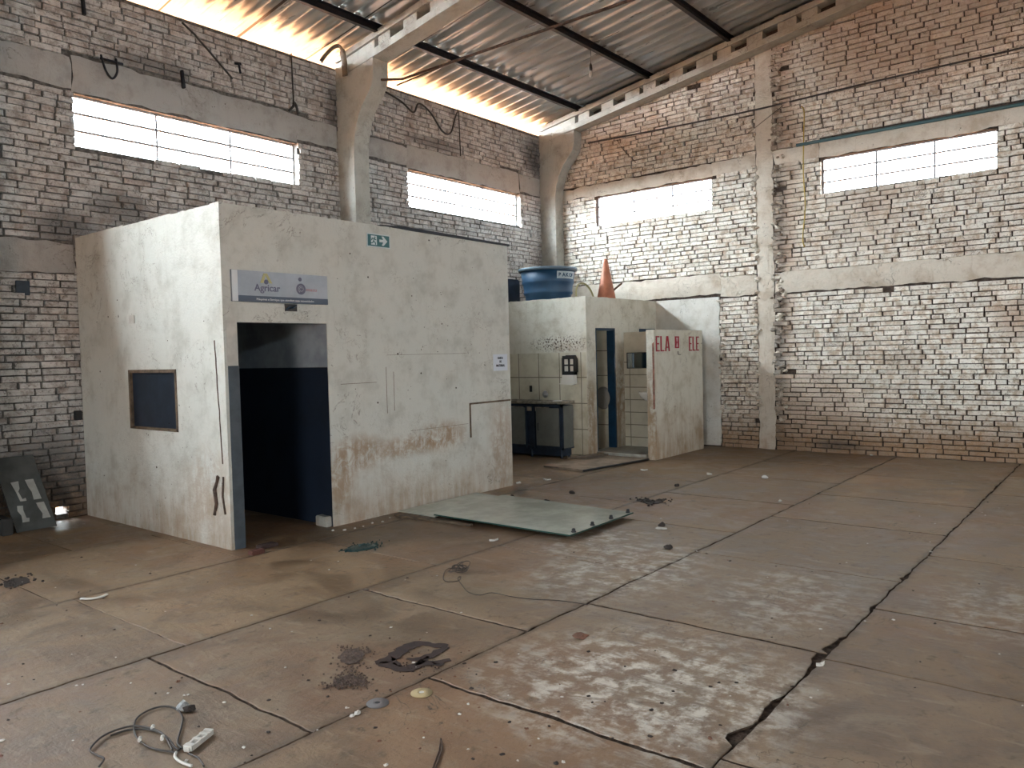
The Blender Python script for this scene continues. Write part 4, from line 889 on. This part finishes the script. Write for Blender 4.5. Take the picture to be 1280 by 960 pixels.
lb_ = thing('leaning_board', 'dark grey board leaning on the left wall with four pale torn patches', 'board', (-9.1, -.25, 0))
def on_board(u, v, off=0):                     # u across, v up the slanted board
    return Vector((-9.30+u*1.0 - v*.12, -.36+v*.36-off*.9, .003+v*.93+off*.36))
s = MB(); q = [on_board(0, 0), on_board(.36, 0), on_board(.36, .76), on_board(-.0, .76)]
bk = [p+Vector((0, .022, 0)) for p in q]; s.add(q+bk, [(0, 1, 2, 3), (7, 6, 5, 4), (0, 4, 5, 1), (1, 5, 6, 2), (2, 6, 7, 3), (3, 7, 4, 0)]); s.build('panel', simple('charcoal_board', (.045, .048, .045), .6, var=.25), lb_)
for (u, v, sh) in ((.085, .30, [(0, .20), (.07, .205), (.06, .13), (.04, .10), (.055, .02), (.085, .03), (.085, 0), (.03, 0), (.02, .10)]), (.215, .30, [(0, .21), (.075, .21), (.09, .0), (.02, 0), (.025, .08), (.01, .13)]),
                   (.045, .09, [(.03, .17), (.08, .165), (.07, .12), (.075, .04), (.10, .035), (.09, 0), (.03, 0), (.04, .07), (.02, .12)]), (.245, .10, [(0, .165), (.07, .165), (.085, 0), (.01, 0), (.025, .05), (.005, .12)])):
    s = MB(); n = len(sh); s.add([on_board(u+a, v+b, .004) for a, b in sh]+[on_board(u+a, v+b, .0) for a, b in sh], [tuple(range(n))]+[(i, n+i, n+(i+1) % n, (i+1) % n) for i in range(n)]); s.build('paper_patch', simple('pale_patch', (.30, .30, .28), .8, var=.15), lb_)
s = MB(); s.box(-9.445, -9.345, -.42, -.05, 0, .16, 0, .01); s.build('timber_block', simple('dark_block', (.03, .028, .026), .8), label='low dark block on the floor at the far left, left of the leaning board', cat='block')

# ------------------------------------------------------------------ litter on the floor
def lump(name, px, py, r, m_, label, cat, h=.5, group=None, kind=None, seed=0, el=1.3, z=0.0):
    p = at(px, py, 0); s = MB(); s.lathe((0, 0, 0), [(.7, 0), (1, .25), (.85, .7), (.4, 1.0)], 9, sm=False)
    a = random.uniform(0, 6.28); out = []
    for v in s.v:
        k = 1+.45*N(v[0]*2+seed, v[1]*2+px, v[2]*2+py)
        x, y_ = v[0]*k*r*el, v[1]*k*r; out.append((p.x+x*math.cos(a)-y_*math.sin(a), p.y+x*math.sin(a)+y_*math.cos(a), z+.0005+v[2]*r*h*k*2))
    s.v = out; return s.build(name, m_, label=label, cat=cat, group=group, kind=kind)
M_plast = simple('white_debris', (.56, .54, .50), .7, bump=.4); M_clod = simple('dark_clod', (.035, .026, .022), .9, bump=.6); M_brown = simple('brown_clod', (.17, .085, .055), .9, bump=.6, var=.3); M_grey = simple('grey_rag_cloth', (.33, .34, .34), .9, bump=.7, bscale=70, var=.3, vscale=30)
lump('stone_ball', 956, 598, .042, M_plast, 'round white stone alone on the floor before the right wall', 'stone', .42, el=1.0)
lump('crumpled_rag', 229, 887, .030, M_grey, 'crumpled grey rag lying above the cable coil in the left foreground', 'rag', .55)
lump('dark_clod', 236, 889, .022, M_clod, 'dark clod touching the crumpled grey rag', 'clod', .6)
# curved white shard
s = MB(); c = at(117, 748); s.tube(smooth([(c.x-.07, c.y+.03, .012), (c.x-.03, c.y-.015, .008), (c.x+.03, c.y-.035, .008), (c.x+.08, c.y-.02, .012)]), .016, 7, flat=.4); s.build('curved_shard', M_plast, label='thin curved white shard on the dark floor left of the office', cat='shard')
for px, py, L, lab in ((789, 602, .05, 'white scrap on the floor between glass sheet and washroom board'), (737, 602, .03, 'small white scrap'), (684, 600, .06, 'bright white scrap of paper between the office corner and the floor board'), (648, 604, .04, 'off-white scrap on the floor by the far corner of the office'), (887, 593, .07, 'flat white scrap on the floor left of the round stone'), (805, 588, .06, 'white paper scrap in front of the lettered screen'), (617, 676, .045, 'white scrap on the floor below the near edge of the glass sheet'), (1090, 569, .05, 'white scrap at the foot of the right wall'), (1025, 832, .03, 'pale chip in the broken joint at the right'), (975, 627, .035, 'pale scrap on the floor joint below the round stone')):
    if lab.startswith('small'): continue
    if py == 602 and px == 789: continue
    p = at(px, py); a = random.uniform(0, 3); s = MB()
    pts = [(p.x+L*k*math.cos(t_+a), p.y+L*k*.7*math.sin(t_+a)) for t_, k in ((0, 1), (.9, .7), (1.9, .8), (3.0, 1.1), (4.1, .6), (5.2, .9))]
    s.prism(pts, .002, .008, 'z'); s.v = [(v[0], v[1], v[2]+(.012 if (i % 3 == 0 and v[2] > .005) else 0)) for i, v in enumerate(s.v)]; s.build('paper_scrap', M_plast, label=lab, cat='scrap')
# bricks at the office door
s = MB(); p = at(322, 692); s.box(p.x-.07, p.x+.05, p.y-.035, p.y+.035, 0, .035, 0, .006); s.build('broken_brick', simple('dark_red_brick', (.10, .035, .025), .9, bump=.5), label='dark red brick piece at the office threshold, nearer the viewer', cat='brick')
s = MB(); p = at(334, 684); s.box(p.x-.08, p.x+.08, p.y-.05, p.y+.05, 0, .03, 0, .006); s.build('broken_brick', simple('dark_brown_brick', (.06, .035, .03), .9, bump=.5), label='dark brown brick piece behind the other at the office threshold', cat='brick')
# heap of green glass granules
random.seed(21); s = MB(); c0 = at(450, 684)
for i in range(420):
    a = random.uniform(0, 6.28); q = abs(random.gauss(0, .5)); x = c0.x+q*math.cos(a)*.16+.02; y_ = c0.y+q*math.sin(a)*.10-.02; r = random.uniform(.004, .009); h = max(0, .02-.03*q)
    s.lathe((x, y_, h*random.random()), [(r, 0), (r, r), (r*.5, r*1.6)], 5, sm=False)
s.lathe((c0.x, c0.y-.02, 0), [(.14, 0), (.10, .010), (.04, .018), (.005, .02)], 16, sx=1.2, sy=.8)
s.build('glass_granules', simple('dark_green_granules', (.012, .035, .035), .2), label='heap of dark green glass granules on the floor before the office', cat='granules', kind='stuff')
# scattered spills: flat irregular films of dark dirt
def spill(polys, m_, label, grains=0, gr=(.003, .007)):
    s = MB()
    for pl_ in polys:
        w_ = [at(a, b) for a, b in pl_]; n = len(w_); dense = []
        for i in range(n):
            for k in range(6):
                q = w_[i].lerp(w_[(i+1) % n], k/6); dense.append((q.x+.012*N(q.x*30, q.y*30, 1), q.y+.012*N(q.x*30, q.y*30, 7)))
        s.prism(dense, .0022, .0042, 'z')
        cx = sum(p[0] for p in dense)/len(dense); cy = sum(p[1] for p in dense)/len(dense)
        for _ in range(grains):
            p = random.choice(dense); k = random.uniform(.2, 1.7); r = random.uniform(*gr)
            s.lathe((cx+(p[0]-cx)*k+random.gauss(0, .012), cy+(p[1]-cy)*k+random.gauss(0, .012), .002), [(r, 0), (r, r*.6), (r*.4, r*1.1)], 5, sm=False)
    return s.build('dirt_spill', m_, label=label, cat='dirt', kind='stuff')
M_oil = simple('dried_dark_red_stain', (.030, .015, .012), .85, var=.3, vscale=20); M_dirt = simple('spilled_dark_grit', (.095, .065, .052), .95, bump=.8, bscale=120, var=.4, vscale=40)
def ribbon(s, path, w):
    P_ = smooth([tuple(at(*q)) for q in path], 6); n = len(P_); L = []; Rr = []
    for i, p in enumerate(P_):
        d = (P_[min(i+1, n-1)]-P_[max(i-1, 0)]); d.z = 0; d.normalize(); nn = Vector((-d.y, d.x, 0)); k = w*(.35+.65*math.sin(math.pi*min(1, (i+1)/n*.93+.05)))
        L.append(p+nn*k*(1+.7*N(p.x*25, p.y*25, 1))); Rr.append(p-nn*k*(1+.7*N(p.x*25, p.y*25, 9)))
    for i in range(n-1):
        q = [L[i], L[i+1], Rr[i+1], Rr[i]]; s.add([(a.x, a.y, .0036) for a in q]+[(a.x, a.y, .0012) for a in q], [(0, 1, 2, 3), (0, 4, 5, 1), (2, 6, 7, 3)])
s = MB()
ribbon(s, [(469, 829), (480, 827), (492, 821), (505, 811), (525, 805), (545, 807), (560, 808)], .042)
ribbon(s, [(559, 809), (548, 815), (535, 821), (520, 825), (508, 824)], .028)
ribbon(s, [(474, 829), (486, 832), (498, 836), (512, 836), (524, 831), (540, 829), (563, 825)], .042)
ribbon(s, [(520, 832), (530, 826), (536, 821)], .018); ribbon(s, [(540, 828), (548, 832), (554, 829)], .012); ribbon(s, [(490, 822), (496, 830), (502, 834)], .014)
for _ in range(90):
    p = at(random.gauss(515, 35), random.gauss(830, 10)); q = random.uniform(.002, .006); s.lathe((p.x, p.y, .001), [(q, 0), (q, q*.5), (q*.4, q)], 5, sm=False)
s.build('oil_stain', M_oil, label='dark red branching stain in the floor foreground beside the discs', cat='stain', kind='stuff')
spill([[(415, 857), (424, 848), (438, 843), (448, 848), (455, 853), (445, 857), (430, 857)]], M_dirt, 'patch of dark grit left of the round discs in the foreground', 260)
spill([[(422, 824), (432, 812), (448, 811), (455, 818), (448, 828), (434, 832)]], M_dirt, 'faint patch of dark grit behind the others, nearest the office', 140)
spill([[(795, 626), (806, 624), (818, 626), (834, 624), (826, 629), (812, 631)]], M_clod, 'streak of black debris on the floor before the washroom', 60, (.006, .014))
spill([[(4, 728), (18, 723), (34, 722), (38, 728), (22, 733), (6, 735)]], M_clod, 'black smudge of debris at the left frame edge', 40, (.006, .012))
# two grinding discs
for (px, py, col, lab) in ((472, 880, (.16, .15, .15), 'flat grey cutting disc lying on the floor joint'), (527, 867, (.42, .33, .18), 'flat tan grinding disc with a pale ring, on the floor joint')):
    p = at(px, py); s = MB(); s.lathe((p.x, p.y, .002), [(.052, 0), (.052, .004), (.026, .004), (.024, .0055), (.012, .0055), (.011, .001)], 32)
    dsc = thing('grinding_disc', lab, 'disc', (p.x, p.y, 0)); s.build('disc', simple('abrasive', col, .85, bump=.5, bscale=300), dsc)
    s = MB(); s.lathe((p.x, p.y, .0062), [(.020, 0), (.020, .001), (.012, .0012)], 24); s.build('centre_ring', M_plast if col[0] > .3 else M_steel, dsc)
# tangled wire
s = MB(); pts = []; c0 = at(575, 716)
for k in range(90):
    t_ = k*.42; r = .045+.03*math.sin(k*.37); pts.append((c0.x+r*math.cos(t_)+.02*math.sin(k*.21), c0.y+r*math.sin(t_)*.9, .012+.028*(1+math.sin(k*.53))*abs(math.sin(k*.11))+.01))
s.tube(smooth(pts, 2), .0028, 4)
lo_ = [at(*q) for q in ((580, 712), (560, 712), (554, 722), (558, 728), (573, 727), (576, 722), (572, 724), (578, 733), (585, 741), (600, 745), (615, 742), (640, 747), (665, 750), (700, 752), (735, 757))]
s.tube(smooth([(q.x, q.y, .006) for q in lo_], 5), .0026, 4)
s.build('tangled_wire', M_cable, label='thin dark wire tangled in a ball with a long tail on the floor', cat='wire')
# coil of cable with plug strip
cc = thing('cable_coil', 'thin black cable looped on the floor with a white socket strip, left foreground', 'cable', (at(200, 915).x, at(200, 915).y, 0))
def G(l, z=.008): return [(at(*q).x, at(*q).y, z) for q in l]
s = MB()
s.tube(smooth(G([(228, 938), (222, 930), (227, 910), (228, 898), (220, 888), (205, 885), (188, 889), (173, 898), (168, 908), (170, 922), (182, 934), (195, 939), (208, 941), (218, 942), (226, 938)])), .0045, 6)
s.tube(smooth(G([(216, 941), (210, 930), (205, 922), (193, 915), (180, 912), (165, 911), (145, 916), (128, 924), (116, 935), (113, 942), (122, 948), (130, 952), (124, 962)], .012)), .0045, 6)
s.tube(smooth(G([(224, 940), (218, 936), (210, 925), (196, 917), (180, 914), (160, 915), (138, 922)], .009)), .004, 6)
s.tube(smooth(G([(236, 944), (248, 950), (255, 960)])), .004, 6)
s.build('cord', M_cable, cc)
def strip_pt(u, v): 
    a, b = at(233, 941), at(262, 918); d = (b-a); n = Vector((-d.y, d.x, 0)).normalized(); p = a+d*u+n*v; return (p.x, p.y)
s = MB()
for v in (-.016, .016): 
    s.prism([strip_pt(.1, v-.005), strip_pt(.98, v-.005), strip_pt(.98, v+.005), strip_pt(.1, v+.005)], .003, .022, 'z')
for a, b in ((.05, .2), (.42, .52), (.72, .8), (.92, 1.0)): s.prism([strip_pt(a, -.02), strip_pt(b, -.02), strip_pt(b, .02), strip_pt(a, .02)], .003, .026, 'z')
s.prism([strip_pt(.0, -.012), strip_pt(.1, -.014), strip_pt(.1, .014), strip_pt(0, .012)], .003, .02, 'z'); s.build('socket_strip', M_plast, cc, label='broken white socket strip')
s = MB(); s.tube(smooth(G([(220, 943), (219, 949), (226, 955), (236, 959), (240, 960)], .009)), .006, 6); s.build('plug_lead', M_plast, cc, label='white lead')
for px, py in ((175, 928), (203, 926), (191, 913)):
    s = MB(); p = at(px, py); s.tube([(p.x-.008, p.y-.012, .014), (p.x+.008, p.y+.012, .014)], .008, 7); s.build('tape_tag', M_plast, cc)
s = MB(); q = G([(551, 925), (549, 940), (541, 962), (537, 980)], .006); s.tube(q, .003, 5); s.tube([(a+.018, b, c_) for a, b, c_ in q[::-1]][:-1]+[q[0]], .003, 5); s.build('folded_wire', M_rust, label='thin brown wire folded double at the bottom of the view', cat='wire')
# small dark rollers and clods near the glass sheet
for px, py, r, lab in ((652+0, 624, .035, 0), (640, 623, .035, 'dark clods at the far corner of the glass sheet nearest the office'), (683, 629, .035, 'dark clump on the far edge of the glass sheet'), (757, 640, .025, 'small dark knob just beyond the glass sheet'), (715, 617, .03, 'dark clod on the floor behind the glass sheet'), (827, 658, .03, 'dark knob on a pale chip right of the glass sheet'), (835, 686, .03, 'dark clod right of and nearer than the glass sheet'), (846, 608, .03, 'dark clod with a thin tail before the screen wall')):
    if lab: lump('dark_clod', px, py, r, M_clod, lab, 'clod', .5)
lump('pale_chip', 827, 661, .045, M_plast, 'pale chip under a dark knob right of the glass sheet', 'chip', .12)
lump('brick_chip', 726, 796, .04, M_brown, 'flat reddish chip on the pale slab right of the long joint', 'chip', .15)
lump('pale_rubble', 447, 893, .013, M_plast, 'pale rubble bits in the joint left of the grey disc', 'rubble', .6); lump('pale_rubble', 440, 896, .009, M_plast, 'small pale bit beside the rubble left of the grey disc', 'rubble', .6)
# scattered small chips, single objects
random.seed(5)
def scatter(n, m_, name, label, grp, rmin, rmax, h, boxes):
    protos = []
    for i in range(n):
        (a, b, c_, d) = random.choice(boxes); px, py = random.uniform(a, b), random.uniform(c_, d); p = at(px, py)
        if p.y > -.3 or p.x > -.3 or (BX-.1 < p.x < BX2+.1 and p.y > BY-.05) or (p.x > -3.5 and p.y > -3.3) or (-6.8 < p.x < -5.4 and p.y > -5.1): continue
        if len(protos) < 4: o = lump(name, px, py, random.uniform(rmin, rmax), m_, label, name.split('_')[-1], h, grp); o['_p'] = (p.x, p.y); protos.append(o)
        else:
            s_ = random.choice(protos); o = s_.copy(); C.objects.link(o); o.location = (p.x, p.y, 0.0005); o.rotation_euler.z = random.uniform(0, 6.28); k = random.uniform(.7, 1.3); o.scale = (k, k, k)
full = [(0, 1280, 700, 960), (0, 1280, 700, 960), (640, 1280, 600, 720), (0, 600, 690, 900), (420, 860, 820, 960)]
scatter(85, M_plast, 'pale_chip', 'tiny pale chip of rubble lying loose on the concrete floor', 'pale chips strewn over the floor', .0035, .007, .4, full)
scatter(110, M_clod, 'dark_crumb', 'tiny dark crumb of dirt lying loose on the concrete floor', 'dark crumbs strewn over the floor', .004, .010, .35, full)
scatter(45, M_brown, 'brick_crumb', 'tiny reddish brown crumb lying loose on the concrete floor', 'reddish crumbs strewn over the floor', .005, .010, .3, full)
for i in range(14):
    px = 418+i*12; p = at(px, 659-i*2.6)
    lump('plaster_crumb', px+random.uniform(-3, 3), 662-i*2.7+random.uniform(0, 5), random.uniform(.006, .014), M_plast, 'small fallen crumb of plaster at the foot of the office front wall', 'crumb', .5, 'plaster crumbs along the office front')
